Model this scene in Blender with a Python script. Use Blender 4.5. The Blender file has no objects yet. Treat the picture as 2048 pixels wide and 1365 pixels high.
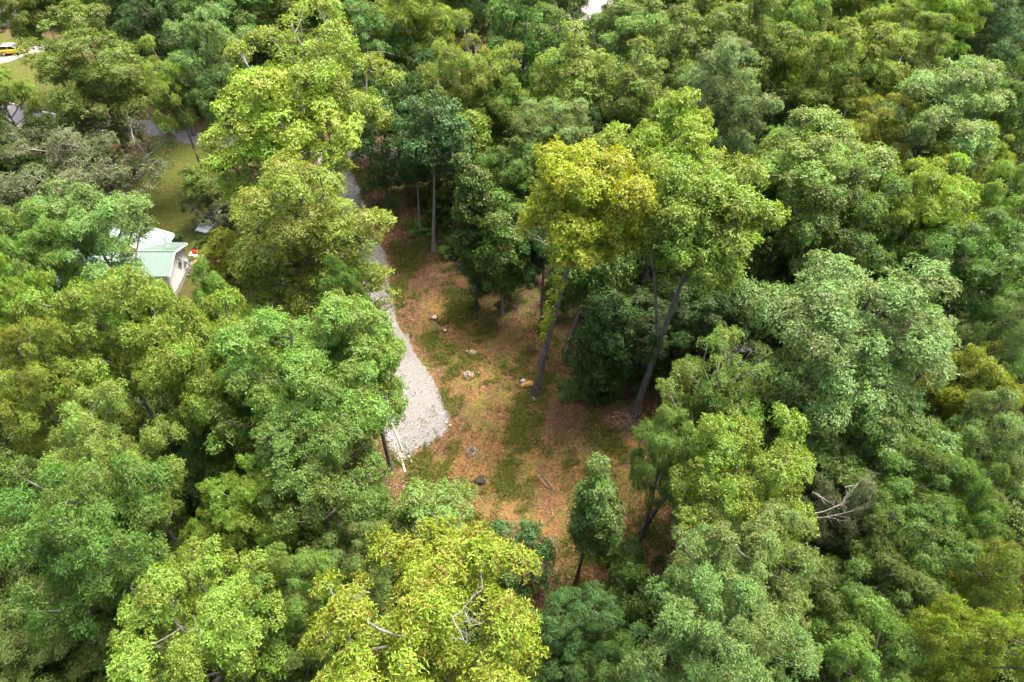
import bpy, math, random
import numpy as np
from mathutils import Vector, Matrix

scene = bpy.context.scene
COL = scene.collection
R = math.radians

# ---------------------------------------------------------------- camera, sky, sun, exposure
CAM_H, PITCH, FOC = 50.0, R(46.0), 1365.0          # FOC in pixels of a 2048 wide frame
cam_d = bpy.data.cameras.new('camera'); cam = bpy.data.objects.new('camera', cam_d); COL.objects.link(cam)
cam_d.sensor_width = 36.0; cam_d.lens = 36.0 * FOC / 2048.0
cam_d.clip_start = 0.5; cam_d.clip_end = 3000
cam.location = (0, 0, CAM_H); cam.rotation_euler = (math.pi/2 - PITCH, 0, 0)
scene.camera = cam

SUN_EL, SUN_AZ = R(66), R(52)                      # azimuth measured clockwise from +Y
world = bpy.data.worlds.new('World'); scene.world = world; world.use_nodes = True
wn = world.node_tree.nodes; wl = world.node_tree.links
sky = wn.new('ShaderNodeTexSky'); sky.sky_type = 'NISHITA'; sky.sun_disc = False
sky.sun_elevation = SUN_EL; sky.sun_rotation = SUN_AZ
sky.air_density = 0.8; sky.dust_density = 8.0; sky.ozone_density = 0.2
bg = wn['Background']; bg.inputs['Strength'].default_value = 0.125
wl.new(sky.outputs[0], bg.inputs[0])

sun_d = bpy.data.lights.new('sun', 'SUN'); sun_d.energy = 1.5; sun_d.angle = R(24); sun_d.color = (1.0, 0.965, 0.89)
sun = bpy.data.objects.new('sun', sun_d); COL.objects.link(sun)
sdir = Vector((math.sin(SUN_AZ)*math.cos(SUN_EL), math.cos(SUN_AZ)*math.cos(SUN_EL), math.sin(SUN_EL)))
sun.rotation_euler = sdir.to_track_quat('Z', 'Y').to_euler()
sun.location = sdir * 200

vs = scene.view_settings
vs.view_transform = 'Standard'; vs.look = 'None'; vs.gamma = 1.0; vs.use_curve_mapping = False
vs.exposure = 2.38
cy = scene.cycles
cy.max_bounces = 5; cy.diffuse_bounces = 4; cy.transmission_bounces = 4; cy.glossy_bounces = 2; cy.transparent_max_bounces = 4
cy.caustics_reflective = False; cy.caustics_refractive = False
cy.use_denoising = True; cy.denoising_input_passes = 'RGB_ALBEDO_NORMAL'; cy.denoising_prefilter = 'ACCURATE'

# ---------------------------------------------------------------- projection helpers
CP, SP = math.cos(PITCH), math.sin(PITCH)
def ray(px, py):
    xc = (px - 1024.0)/FOC; yc = -(py - 682.5)/FOC
    return np.array([xc, CP + yc*SP, -SP + yc*CP])
def at(px, py, z=0.0):
    d = ray(px, py); t = (z - CAM_H)/d[2]
    return np.array([0, 0, CAM_H]) + d*t
def at_y(px, py, y):
    d = ray(px, py); t = y/d[1]
    return np.array([0, 0, CAM_H]) + d*t
def depth(p):
    return p[1]*CP - (p[2]-CAM_H)*SP

def gh(x, y):
    """height of the ground"""
    x = np.asarray(x, float); y = np.asarray(y, float)
    return (0.10*np.sin(x*0.31+1.3)*np.cos(y*0.27) + 0.06*np.sin(x*0.83+y*0.55) + 0.05*np.sin(y*0.91-x*0.4+2.0)
            + 0.018*np.sin(x*2.7+y*1.9)*np.sin(y*2.3-x*1.1))

def inpoly(P, x, y):
    x = np.asarray(x); y = np.asarray(y); r = np.zeros(x.shape, bool); n = len(P)
    for i in range(n):
        x0, y0 = P[i][0], P[i][1]; x1, y1 = P[i-1][0], P[i-1][1]
        c = ((y0 > y) != (y1 > y)) & (x < (x1-x0)*(y-y0)/((y1-y0) if y1 != y0 else 1e-9) + x0)
        r ^= c
    return r
def polydist(P, x, y):
    """signed distance, positive inside"""
    d = np.full(np.asarray(x).shape, 1e9)
    for i in range(len(P)):
        ax, ay = P[i-1][0], P[i-1][1]; bx, by = P[i][0], P[i][1]
        vx, vy = bx-ax, by-ay; L = vx*vx+vy*vy+1e-9
        t = np.clip(((x-ax)*vx+(y-ay)*vy)/L, 0, 1)
        d = np.minimum(d, np.hypot(x-ax-t*vx, y-ay-t*vy))
    return np.where(inpoly(P, x, y), d, -d)
def polydist_line(P, x, y):
    d = np.full(np.asarray(x).shape, 1e9)
    for i in range(1, len(P)):
        ax, ay = P[i-1][0], P[i-1][1]; bx, by = P[i][0], P[i][1]
        vx, vy = bx-ax, by-ay; L = vx*vx+vy*vy+1e-9
        t = np.clip(((x-ax)*vx+(y-ay)*vy)/L, 0, 1)
        d = np.minimum(d, np.hypot(x-ax-t*vx, y-ay-t*vy))
    return d
def PX(pts): return [at(a, b)[:2] for a, b in pts]

# ---------------------------------------------------------------- mesh helpers
def mesh_np(name, V, F, mat=None, smooth=False, attrs=None, tri=True):
    """V (n,3), F (m,3) or (m,4) arrays"""
    V = np.ascontiguousarray(V, np.float32); F = np.ascontiguousarray(F, np.int32)
    me = bpy.data.meshes.new(name); k = F.shape[1]
    me.vertices.add(len(V)); me.vertices.foreach_set('co', V.ravel())
    me.loops.add(F.size); me.loops.foreach_set('vertex_index', F.ravel())
    me.polygons.add(len(F)); me.polygons.foreach_set('loop_start', np.arange(0, F.size, k, dtype=np.int32))
    me.polygons.foreach_set('loop_total', np.full(len(F), k, np.int32))
    if smooth: me.polygons.foreach_set('use_smooth', np.ones(len(F), bool))
    for nm, arr in (attrs or {}).items():
        a = me.attributes.new(nm, 'FLOAT', 'POINT'); a.data.foreach_set('value', np.ascontiguousarray(arr, np.float32))
    me.update(); 
    if mat: me.materials.append(mat)
    return me
def mesh_py(name, V, F, mat=None, smooth=False):
    me = bpy.data.meshes.new(name); me.from_pydata([tuple(map(float, v)) for v in V], [], F); me.update()
    if smooth:
        for p in me.polygons: p.use_smooth = True
    if mat: me.materials.append(mat)
    return me
def obj(name, me, parent=None, loc=None, rotz=None):
    o = bpy.data.objects.new(name, me); COL.objects.link(o)
    if parent: o.parent = parent
    if loc is not None: o.location = tuple(map(float, loc))
    if rotz is not None: o.rotation_euler = (0, 0, rotz)
    return o
def tag(o, label=None, cat=None, group=None, kind=None):
    if label: o['label'] = label
    if cat: o['category'] = cat
    if group: o['group'] = group
    if kind: o['kind'] = kind
    return o
def empty(name, loc, rotz=0.0):
    o = bpy.data.objects.new(name, None); COL.objects.link(o); o.empty_display_size = 0.3
    o.location = tuple(map(float, loc)); o.rotation_euler = (0, 0, rotz); return o

class MB:
    """collects simple solids into one mesh"""
    def __init__(s): s.V = []; s.F = []
    def box(s, c, d, M=None, bev=0.0):
        x, y, z = d[0]/2, d[1]/2, d[2]/2; n = len(s.V)
        for k in range(8):
            v = Vector((x*(1 if k & 1 else -1), y*(1 if k & 2 else -1), z*(1 if k & 4 else -1)))
            if M: v = M @ v
            s.V.append(v + Vector(tuple(map(float, c))))
        for f in ((0,2,3,1),(4,5,7,6),(0,1,5,4),(2,6,7,3),(0,4,6,2),(1,3,7,5)): s.F.append([n+i for i in f])
        return s
    def poly(s, pts, th):
        """a slab: polygon pushed along its normal by th"""
        p = [Vector(tuple(map(float, q))) for q in pts]; nrm = (p[1]-p[0]).cross(p[2]-p[0]).normalized()*th
        n = len(s.V); m = len(p); s.V += p + [q+nrm for q in p]
        s.F.append([n+i for i in range(m)][::-1]); s.F.append([n+m+i for i in range(m)])
        for i in range(m): j = (i+1) % m; s.F.append([n+i, n+j, n+m+j, n+m+i])
        return s
    def cyl(s, a, b, r0, r1, k=10, cap=True):
        a = Vector(tuple(map(float, a))); b = Vector(tuple(map(float, b))); d = (b-a).normalized()
        t = d.orthogonal().normalized(); u = d.cross(t); n = len(s.V)
        for q, r in ((a, r0), (b, r1)):
            for i in range(k):
                w = 2*math.pi*i/k; s.V.append(q + (t*math.cos(w)+u*math.sin(w))*r)
        for i in range(k): j = (i+1) % k; s.F.append([n+i, n+j, n+k+j, n+k+i])
        if cap: s.F.append([n+i for i in range(k)][::-1]); s.F.append([n+k+i for i in range(k)])
        return s
    def loft(s, rings, cap=True):
        n = len(s.V); k = len(rings[0])
        for r in rings: s.V += [Vector(tuple(map(float, q))) for q in r]
        for a in range(len(rings)-1):
            for i in range(k):
                j = (i+1) % k; s.F.append([n+a*k+i, n+a*k+j, n+(a+1)*k+j, n+(a+1)*k+i])
        if cap: s.F.append([n+i for i in range(k)][::-1]); s.F.append([n+(len(rings)-1)*k+i for i in range(k)])
        return s
    def build(s, name, mat, parent=None, smooth=False, bevel=0.0):
        o = obj(name, mesh_py(name, s.V, s.F, mat, smooth), parent)
        if bevel:
            m = o.modifiers.new('bevel', 'BEVEL'); m.width = bevel; m.segments = 2; m.limit_method = 'ANGLE'
        return o

# ---------------------------------------------------------------- materials
def newmat(name):
    m = bpy.data.materials.new(name); m.use_nodes = True
    nt = m.node_tree; return m, nt, nt.nodes, nt.links, nt.nodes['Principled BSDF']
def plain(name, col, rough=0.6, metal=0.0, var=0.15, scale=4.0, spec=0.4, bump=0.0, bscale=30.0):
    m, nt, N, L, b = newmat(name)
    b.inputs['Roughness'].default_value = rough; b.inputs['Metallic'].default_value = metal
    b.inputs['Specular IOR Level'].default_value = spec
    tc = N.new('ShaderNodeTexCoord'); nz = N.new('ShaderNodeTexNoise'); nz.inputs['Scale'].default_value = scale; nz.inputs['Detail'].default_value = 6
    L.new(tc.outputs['Object'], nz.inputs['Vector'])
    mx = N.new('ShaderNodeMix'); mx.data_type = 'RGBA'
    mx.inputs['A'].default_value = tuple(c*(1-var) for c in col)+(1,); mx.inputs['B'].default_value = tuple(min(1, c*(1+var)) for c in col)+(1,)
    L.new(nz.outputs['Fac'], mx.inputs['Factor']); L.new(mx.outputs['Result'], b.inputs['Base Color'])
    if bump:
        n2 = N.new('ShaderNodeTexNoise'); n2.inputs['Scale'].default_value = bscale; n2.inputs['Detail'].default_value = 5
        L.new(tc.outputs['Object'], n2.inputs['Vector'])
        bp = N.new('ShaderNodeBump'); bp.inputs['Strength'].default_value = bump; bp.inputs['Distance'].default_value = 0.05
        L.new(n2.outputs['Fac'], bp.inputs['Height']); L.new(bp.outputs['Normal'], b.inputs['Normal'])
    return m

def leaf_material(name, rough=0.45, trans=0.44, spec=0.4):
    """leaf colour comes from the object's own colour; alpha is the share of rusty leaves"""
    m, nt, N, L, b = newmat(name)
    oi = N.new('ShaderNodeObjectInfo')
    a1 = N.new('ShaderNodeAttribute'); a1.attribute_name = 'lv'
    a2 = N.new('ShaderNodeAttribute'); a2.attribute_name = 'cv'
    hs = N.new('ShaderNodeHueSaturation')
    hue = N.new('ShaderNodeMath'); hue.operation = 'MULTIPLY_ADD'; hue.inputs[1].default_value = 0.04; hue.inputs[2].default_value = 0.485
    L.new(a2.outputs['Fac'], hue.inputs[0]); L.new(hue.outputs[0], hs.inputs['Hue'])
    v = N.new('ShaderNodeMath'); v.operation = 'MULTIPLY_ADD'; v.inputs[1].default_value = 0.55; v.inputs[2].default_value = 0.72
    L.new(a1.outputs['Fac'], v.inputs[0])
    v2 = N.new('ShaderNodeMath'); v2.operation = 'MULTIPLY_ADD'; v2.inputs[1].default_value = 0.4; v2.inputs[2].default_value = 0.8
    L.new(a2.outputs['Fac'], v2.inputs[0])
    v3 = N.new('ShaderNodeMath'); v3.operation = 'MULTIPLY'; L.new(v.outputs[0], v3.inputs[0]); L.new(v2.outputs[0], v3.inputs[1])
    L.new(v3.outputs[0], hs.inputs['Value']); L.new(oi.outputs['Color'], hs.inputs['Color'])
    # rusty leaves
    lt = N.new('ShaderNodeMath'); lt.operation = 'FRACT'
    ml = N.new('ShaderNodeMath'); ml.operation = 'MULTIPLY'; ml.inputs[1].default_value = 17.31; L.new(a1.outputs['Fac'], ml.inputs[0]); L.new(ml.outputs[0], lt.inputs[0])
    cmp = N.new('ShaderNodeMath'); cmp.operation = 'LESS_THAN'; L.new(lt.outputs[0], cmp.inputs[0])
    inv = N.new('ShaderNodeMath'); inv.operation = 'SUBTRACT'; inv.inputs[0].default_value = 1.0; L.new(oi.outputs['Alpha'], inv.inputs[1])
    L.new(inv.outputs[0], cmp.inputs[1])
    mx = N.new('ShaderNodeMix'); mx.data_type = 'RGBA'; mx.inputs['B'].default_value = (0.16, 0.07, 0.012, 1)
    L.new(cmp.outputs[0], mx.inputs['Factor']); L.new(hs.outputs['Color'], mx.inputs['A'])
    L.new(mx.outputs['Result'], b.inputs['Base Color'])
    b.inputs['Roughness'].default_value = rough; b.inputs['Specular IOR Level'].default_value = spec
    tr = N.new('ShaderNodeBsdfTranslucent')
    th = N.new('ShaderNodeHueSaturation'); th.inputs['Hue'].default_value = 0.497; th.inputs['Saturation'].default_value = 1.1; th.inputs['Value'].default_value = 1.25
    L.new(mx.outputs['Result'], th.inputs['Color']); L.new(th.outputs['Color'], tr.inputs['Color'])
    ms = N.new('ShaderNodeMixShader'); ms.inputs['Fac'].default_value = trans
    L.new(b.outputs[0], ms.inputs[1]); L.new(tr.outputs[0], ms.inputs[2]); L.new(ms.outputs[0], N['Material Output'].inputs['Surface'])
    return m
LEAF = leaf_material('leaf')

def bark_material(name, c0, c1):
    m, nt, N, L, b = newmat(name)
    tc = N.new('ShaderNodeTexCoord'); mp = N.new('ShaderNodeMapping'); mp.inputs['Scale'].default_value = (5, 5, 0.9)
    L.new(tc.outputs['Object'], mp.inputs['Vector'])
    nz = N.new('ShaderNodeTexNoise'); nz.inputs['Scale'].default_value = 1.6; nz.inputs['Detail'].default_value = 8; nz.inputs['Roughness'].default_value = 0.7
    L.new(mp.outputs[0], nz.inputs['Vector'])
    cr = N.new('ShaderNodeValToRGB'); cr.color_ramp.elements[0].position = 0.35; cr.color_ramp.elements[1].position = 0.68
    cr.color_ramp.elements[0].color = c0+(1,); cr.color_ramp.elements[1].color = c1+(1,)
    L.new(nz.outputs['Fac'], cr.inputs[0]); L.new(cr.outputs[0], b.inputs['Base Color'])
    b.inputs['Roughness'].default_value = 0.9; b.inputs['Specular IOR Level'].default_value = 0.15
    bp = N.new('ShaderNodeBump'); bp.inputs['Strength'].default_value = 0.6; bp.inputs['Distance'].default_value = 0.06
    L.new(nz.outputs['Fac'], bp.inputs['Height']); L.new(bp.outputs[0], b.inputs['Normal'])
    return m
BARK = bark_material('bark', (0.055, 0.050, 0.042), (0.215, 0.20, 0.175))
BARKDEAD = bark_material('dead_bark', (0.13, 0.115, 0.10), (0.31, 0.285, 0.26))

# ---------------------------------------------------------------- ground areas (world coordinates from the view)
CLEARING = PX([(660,270),(742,300),(765,345),(800,400),(845,480),(900,540),(950,600),(1010,640),(1075,630),(1120,700),(1170,790),(1240,810),(1310,840),
               (1345,960),(1350,1050),(1310,1110),(1240,1200),(1150,1200),(1080,1130),(960,1085),(890,1010),(840,960),(790,950),(770,860),(745,700),(725,560),(690,440),(660,340)])
LAWN_HOUSE = PX([(255,330),(300,285),(350,278),(420,300),(445,380),(440,460),(470,520),(520,640),(420,640),(380,590),(300,520),(270,440),(262,380)])
LAWN_FAR = PX([(-40,70),(120,72),(200,120),(210,240),(90,250),(40,195),(-60,180)])
LAWN_ROAD = PX([(1140,60),(1230,-30),(1150,-60),(1090,40)])
DRIVE_R = [(672,292),(700,330),(722,380),(747,450),(772,505),(787,590),(800,650),(832,700),(862,745),(888,795),(903,832),(899,862),(875,884),(850,893),(826,906),(812,920)]
DRIVE_L = [(630,300),(640,335),(660,385),(676,450),(690,510),(700,590),(706,650),(716,700),(730,745),(746,795),(757,832),(764,862),(770,884),(776,898),(786,912),(800,922)]
DRIVE = PX(DRIVE_R + DRIVE_L[::-1])
ROADC = [at(*p) for p in [(-330,150),(-180,185),(-60,212),(40,238),(130,250),(220,250),(300,255),(400,278),(540,293),(690,300),(790,306),(930,300)]]
ROADW = [3.6,3.6,3.4,3.2,2.8,2.2,1.7,1.6,1.6,1.6,1.6,1.6]
FARC = [at(*p) for p in [(940,165),(1010,140),(1080,106),(1140,62),(1180,28),(1220,-5),(1300,-60),(1420,-130)]]
FARW = [2.0,2.0,2.1,2.4,2.6,2.8,3.0,3.0]
PADC = [at(*p) for p in [(-60,130),(0,119),(40,108),(75,99),(130,88)]]
HOUSE_POLY = [(-60, 62), (-34, 62), (-34, 82), (-60, 82)]

def forest_mask(x, y):
    """distance (m) into the wooded part; negative in the open"""
    d = np.minimum.reduce([-polydist(P, x, y) for P in (CLEARING, LAWN_HOUSE, LAWN_FAR, LAWN_ROAD, DRIVE)])
    d = np.minimum(d, polydist_line(ROADC, x, y)-3.6); d = np.minimum(d, polydist_line(FARC, x, y)-3.2)
    return d

# ---------------------------------------------------------------- ground sheet
def ground_material():
    m, nt, N, L, b = newmat('ground_litter')
    geo = N.new('ShaderNodeNewGeometry'); pos = geo.outputs['Position']
    def noise(scale, detail=5, rough=0.6, dist=0.0):
        n = N.new('ShaderNodeTexNoise'); n.inputs['Scale'].default_value = scale; n.inputs['Detail'].default_value = detail
        n.inputs['Roughness'].default_value = rough; n.inputs['Distortion'].default_value = dist; L.new(pos, n.inputs['Vector']); return n.outputs['Fac']
    def ramp(fac, stops):
        r = N.new('ShaderNodeValToRGB'); e = r.color_ramp.elements
        e[0].position = stops[0][0]; e[0].color = stops[0][1]+(1,); e[1].position = stops[-1][0]; e[1].color = stops[-1][1]+(1,)
        for p, c in stops[1:-1]: q = e.new(p); q.color = c+(1,)
        L.new(fac, r.inputs[0]); return r.outputs[0]
    def g(v): return (v, v, v)
    def mix(f, a, c, blend='MIX'):
        x = N.new('ShaderNodeMix'); x.data_type = 'RGBA'; x.blend_type = blend
        if isinstance(f, float): x.inputs['Factor'].default_value = f
        else: L.new(f, x.inputs['Factor'])
        for s, k in ((a, 'A'), (c, 'B')):
            if isinstance(s, tuple): x.inputs[k].default_value = s+(1,)
            else: L.new(s, x.inputs[k])
        return x.outputs['Result']
    def attr(n):
        a = N.new('ShaderNodeAttribute'); a.attribute_name = n; return a.outputs['Fac']
    # dead leaves: fine mottled browns
    litter = ramp(noise(9.0, 6, 0.75), [(0.30, (0.022, 0.014, 0.010)), (0.48, (0.075, 0.042, 0.027)), (0.62, (0.15, 0.083, 0.047)), (0.75, (0.28, 0.19, 0.13))])
    straw = ramp(noise(11.0, 6, 0.75, 0.6), [(0.28, (0.055, 0.028, 0.013)), (0.46, (0.19, 0.10, 0.036)), (0.60, (0.32, 0.18, 0.065)), (0.78, (0.46, 0.31, 0.15))])
    grass = ramp(noise(8.0, 5, 0.7), [(0.3, (0.025, 0.05, 0.008)), (0.5, (0.08, 0.125, 0.018)), (0.72, (0.17, 0.20, 0.04))])
    lawn = ramp(noise(2.2, 6, 0.7), [(0.3, (0.036, 0.052, 0.010)), (0.5, (0.066, 0.076, 0.016)), (0.72, (0.115, 0.100, 0.03))])
    soil = ramp(noise(5.0, 5, 0.7), [(0.3, (0.05, 0.03, 0.022)), (0.7, (0.14, 0.085, 0.06))])
    straw_f = ramp(noise(0.42, 11, 0.74, 0.6), [(0.42, g(0.0)), (0.60, g(1.0))])
    grass_f = ramp(noise(0.5, 12, 0.76, 0.4), [(0.47, g(0.0)), (0.55, g(0.95))])
    fine_f = ramp(noise(3.2, 5, 0.8), [(0.42, g(0.0)), (0.58, g(1.0))])
    base = mix(straw_f, litter, straw)
    base = mix(fine_f, base, mix(0.55, base, straw))
    gf = N.new('ShaderNodeMath'); gf.operation = 'MULTIPLY'; gf.use_clamp = True
    gg = N.new('ShaderNodeMath'); gg.operation = 'ADD'; gg.use_clamp = True
    L.new(grass_f, gg.inputs[0]); L.new(attr('green'), gg.inputs[1])
    brk = ramp(noise(3.4, 9, 0.85), [(0.44, g(0.0)), (0.54, g(1.0))])
    L.new(gg.outputs[0], gf.inputs[0]); L.new(brk, gf.inputs[1])
    clear = mix(gf.outputs[0], base, grass)
    forest = mix(ramp(noise(0.6, 5, 0.7), [(0.45, g(0.0)), (0.62, g(0.75))]), mix(0.35, litter, soil), grass)
    # wind-rows of raked straw
    for (ang, sx_, sy_) in ((0.5, 0.35, 3.2), (-0.75, 0.3, 2.6)):
        mp = N.new('ShaderNodeMapping'); mp.inputs['Rotation'].default_value = (0, 0, ang); mp.inputs['Scale'].default_value = (sx_, sy_, 1); L.new(pos, mp.inputs['Vector'])
        ns = N.new('ShaderNodeTexNoise'); ns.inputs['Scale'].default_value = 0.9; ns.inputs['Detail'].default_value = 10; ns.inputs['Roughness'].default_value = 0.72; L.new(mp.outputs[0], ns.inputs['Vector'])
        clear = mix(ramp(ns.outputs['Fac'], [(0.56, g(0.0)), (0.66, g(0.85))]), clear, straw)
    c = mix(attr('open'), forest, clear)
    c = mix(attr('red'), c, litter)
    c = mix(attr('lawn'), c, lawn)
    L.new(c, b.inputs['Base Color']); b.inputs['Roughness'].default_value = 0.95; b.inputs['Specular IOR Level'].default_value = 0.1
    bp = N.new('ShaderNodeBump'); bp.inputs['Strength'].default_value = 0.8; bp.inputs['Distance'].default_value = 0.08
    L.new(noise(9.0, 6, 0.8), bp.inputs['Height']); L.new(bp.outputs[0], b.inputs['Normal'])
    return m

def smooth(v): v = np.clip(v, 0, 1); return v*v*(3-2*v)
def build_ground():
    xs = np.concatenate([np.linspace(-600, -100, 14)[:-1], np.linspace(-100, -24, 70)[:-1], np.arange(-24, 24, 0.55), np.linspace(24, 100, 60)[1:], np.linspace(100, 600, 14)[1:]])
    ys = np.concatenate([np.linspace(-300, 0, 10)[:-1], np.arange(0, 95, 0.65), np.linspace(95.3, 190, 80), np.linspace(190, 900, 14)[1:]])
    X, Y = np.meshgrid(xs, ys); x, y = X.ravel(), Y.ravel(); Z = gh(x, y)
    far = smooth((np.hypot(x, y-60)-150)/100); Z = Z*(1-far)
    nx, ny = len(xs), len(ys)
    i = np.arange(nx*ny).reshape(ny, nx)
    F = np.stack([i[:-1,:-1].ravel(), i[:-1,1:].ravel(), i[1:,1:].ravel(), i[1:,:-1].ravel()], 1)
    wob = 0.7*np.sin(x*1.7+np.sin(y*1.3))+0.6*np.sin(y*2.1+1.7*np.sin(x*0.9))+0.4*np.sin(x*3.9-y*3.1)
    dc = polydist(CLEARING, x, y)+wob
    opn = smooth(dc/2.5+0.35)
    lawn = np.maximum.reduce([smooth((polydist(P, x, y)+wob*0.6)/1.5+0.4) for P in (LAWN_HOUSE, LAWN_FAR, LAWN_ROAD)])
    dd = -polydist(DRIVE, x, y)
    # reddish dead leaves along the drive and at the wooded edge, grass along the clearing's right side
    red = smooth(1.0-np.abs(dd-0.8+0.5*wob)/1.5)*0.75
    red = np.maximum(red, smooth(1.2-np.abs(dc-0.5)/2.0)*0.7)
    up = PX([(680,300),(760,330),(850,480),(930,560),(920,590),(850,580),(835,640),(800,640),(780,520)])
    red = np.maximum(red, smooth(polydist(up, x, y)/2+0.6)*1.0)  # upper corridor: red-brown leaf litter, with the corridor's shade painted into its darker colour
    tb = at(1140, 830); red = np.maximum(red, smooth(1.3-np.hypot(x-tb[0], y-tb[1])/4.2)*0.75)
    red *= opn
    gr = np.zeros_like(x)
    for (a, b_, rad, s) in [(1150,770,2.6,.9),(850,660,2.0,.45),(920,830,2.4,.45),(960,1000,2.2,.4),(1250,960,2.5,.5),(1190,890,2.0,.45),(800,440,3.0,.6),(860,500,2.0,.5),(1090,700,1.5,.4),(950,640,3.0,.4),(880,720,2.2,.35),(1030,930,2.5,.35)]:
        p = at(a, b_); gr = np.maximum(gr, s*smooth(1.4-np.hypot(x-p[0], y-p[1])/rad))
    me = mesh_np('ground', np.stack([x, y, Z], 1), F, ground_material(), True, {'open': opn, 'lawn': lawn, 'red': red, 'green': gr})
    tag(obj('ground', me), 'leaf-littered forest floor with straw and grass in the clearing', kind='structure')
build_ground()

# ---------------------------------------------------------------- roads
def ribbon(name, C, W, mat, dz, n=6, wob=0.0, seed=0):
    C = np.array(C)[:, :2]; W = np.array(W, float); t = np.linspace(0, len(C)-1, (len(C)-1)*10+1)
    def cr(A):
        out = []
        for q in t:
            i = min(int(q), len(A)-2); u = q-i
            p0, p1, p2, p3 = A[max(i-1, 0)], A[i], A[i+1], A[min(i+2, len(A)-1)]
            out.append(0.5*((2*p1)+(-p0+p2)*u+(2*p0-5*p1+4*p2-p3)*u*u+(-p0+3*p1-3*p2+p3)*u**3))
        return np.array(out)
    P = cr(C); w = cr(W); T = np.gradient(P, axis=0); T /= np.linalg.norm(T, axis=1)[:, None]+1e-9; Nn = np.stack([-T[:, 1], T[:, 0]], 1)
    rng = np.random.default_rng(seed); V = []
    for k in range(n+1):
        s = 2*k/n-1
        q = P+Nn*(w*s + (wob*rng.normal(size=len(P)) if k in (0, n) else 0))[:, None]
        edge = -0.05 if k in (0, n) else 0.0
        V.append(np.concatenate([q, (gh(q[:, 0], q[:, 1])+dz+edge)[:, None]], 1))
    V = np.stack(V, 1); m = len(P)
    i = np.arange(m*(n+1)).reshape(m, n+1)
    F = np.stack([i[:-1,:-1].ravel(), i[1:,:-1].ravel(), i[1:,1:].ravel(), i[:-1,1:].ravel()], 1)
    return mesh_np(name, V.reshape(-1, 3), F[:, ::-1], mat, True), P, Nn, w

ASPH = plain('asphalt', (0.10, 0.093, 0.098), 0.85, var=0.25, scale=0.8, bump=0.2)
ASPH2 = plain('worn_asphalt', (0.16, 0.15, 0.15), 0.85, var=0.2, scale=0.8, bump=0.2)
PAINT = plain('road_paint', (0.72, 0.72, 0.7), 0.7, var=0.1)
SAND = plain('sandy_drive', (0.24, 0.20, 0.165), 0.9, var=0.2, scale=1.5, bump=0.2)
me, P, Nn, w = ribbon('road', ROADC, ROADW, ASPH, 0.05)
tag(obj('road', me), 'grey asphalt road at the upper left behind the trees', kind='structure')
for s, k0 in ((-1, 0), (1, 0)):
    off = P+Nn*((w-0.25)*s)[:, None]; lim = 55
    mm, *_ = ribbon('road_marking', np.concatenate([off[:lim:5], np.zeros((len(off[:lim:5]), 1))], 1), [0.07]*len(off[:lim:5]), PAINT, 0.058, n=2)
    tag(obj('road_marking', mm), 'white edge line painted on the asphalt road', kind='structure')
me, *_ = ribbon('far_road', FARC, FARW, ASPH2, 0.05, wob=0.1)
tag(obj('road', me), 'pale grey road crossing behind the trees at the top', kind='structure')
me, *_ = ribbon('drive_pad', PADC, [1.8, 1.8, 1.9, 1.6, 1.5], SAND, 0.05, wob=0.15)
tag(obj('driveway', me), 'sandy drive with the yellow car on it', kind='structure')

# gravel drive
def gravel_material():
    m, nt, N, L, b = newmat('gravel')
    geo = N.new('ShaderNodeNewGeometry')
    def vor(s):
        v = N.new('ShaderNodeTexVoronoi'); v.inputs['Scale'].default_value = s; L.new(geo.outputs['Position'], v.inputs['Vector']); return v
    def noise(s, d=5):
        n = N.new('ShaderNodeTexNoise'); n.inputs['Scale'].default_value = s; n.inputs['Detail'].default_value = d; n.inputs['Roughness'].default_value = 0.7
        L.new(geo.outputs['Position'], n.inputs['Vector']); return n
    v = vor(21.0); bw = N.new('ShaderNodeRGBToBW'); L.new(v.outputs['Color'], bw.inputs[0])
    r = N.new('ShaderNodeValToRGB'); e = r.color_ramp.elements
    e[0].position = 0.2; e[0].color = (0.13, 0.126, 0.12, 1); e[1].position = 0.85; e[1].color = (0.25, 0.245, 0.238, 1)
    L.new(bw.outputs[0], r.inputs[0])
    n = noise(1.1, 6); r2 = N.new('ShaderNodeValToRGB'); r2.color_ramp.elements[0].position = 0.52; r2.color_ramp.elements[1].position = 0.72
    L.new(n.outputs['Fac'], r2.inputs[0])
    mx = N.new('ShaderNodeMix'); mx.data_type = 'RGBA'; mx.inputs['B'].default_value = (0.17, 0.13, 0.09, 1)
    sc = N.new('ShaderNodeMath'); sc.operation = 'MULTIPLY'; sc.inputs[1].default_value = 0.55; L.new(r2.outputs[0], sc.inputs[0])
    L.new(sc.outputs[0], mx.inputs['Factor']); L.new(r.outputs[0], mx.inputs['A'])
    n3 = noise(6.5, 4); r3 = N.new('ShaderNodeValToRGB'); r3.color_ramp.elements[0].position = 0.58; r3.color_ramp.elements[1].position = 0.64
    L.new(n3.outputs['Fac'], r3.inputs[0])
    m2 = N.new('ShaderNodeMix'); m2.data_type = 'RGBA'; m2.inputs['B'].default_value = (0.09, 0.08, 0.04, 1)
    L.new(r3.outputs[0], m2.inputs['Factor']); L.new(mx.outputs['Result'], m2.inputs['A'])
    L.new(m2.outputs['Result'], b.inputs['Base Color']); b.inputs['Roughness'].default_value = 0.9; b.inputs['Specular IOR Level'].default_value = 0.2
    bp = N.new('ShaderNodeBump'); bp.inputs['Strength'].default_value = 0.7; bp.inputs['Distance'].default_value = 0.05
    L.new(v.outputs['Distance'], bp.inputs['Height']); L.new(bp.outputs[0], b.inputs['Normal'])
    return m
GRAVEL = gravel_material()
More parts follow.
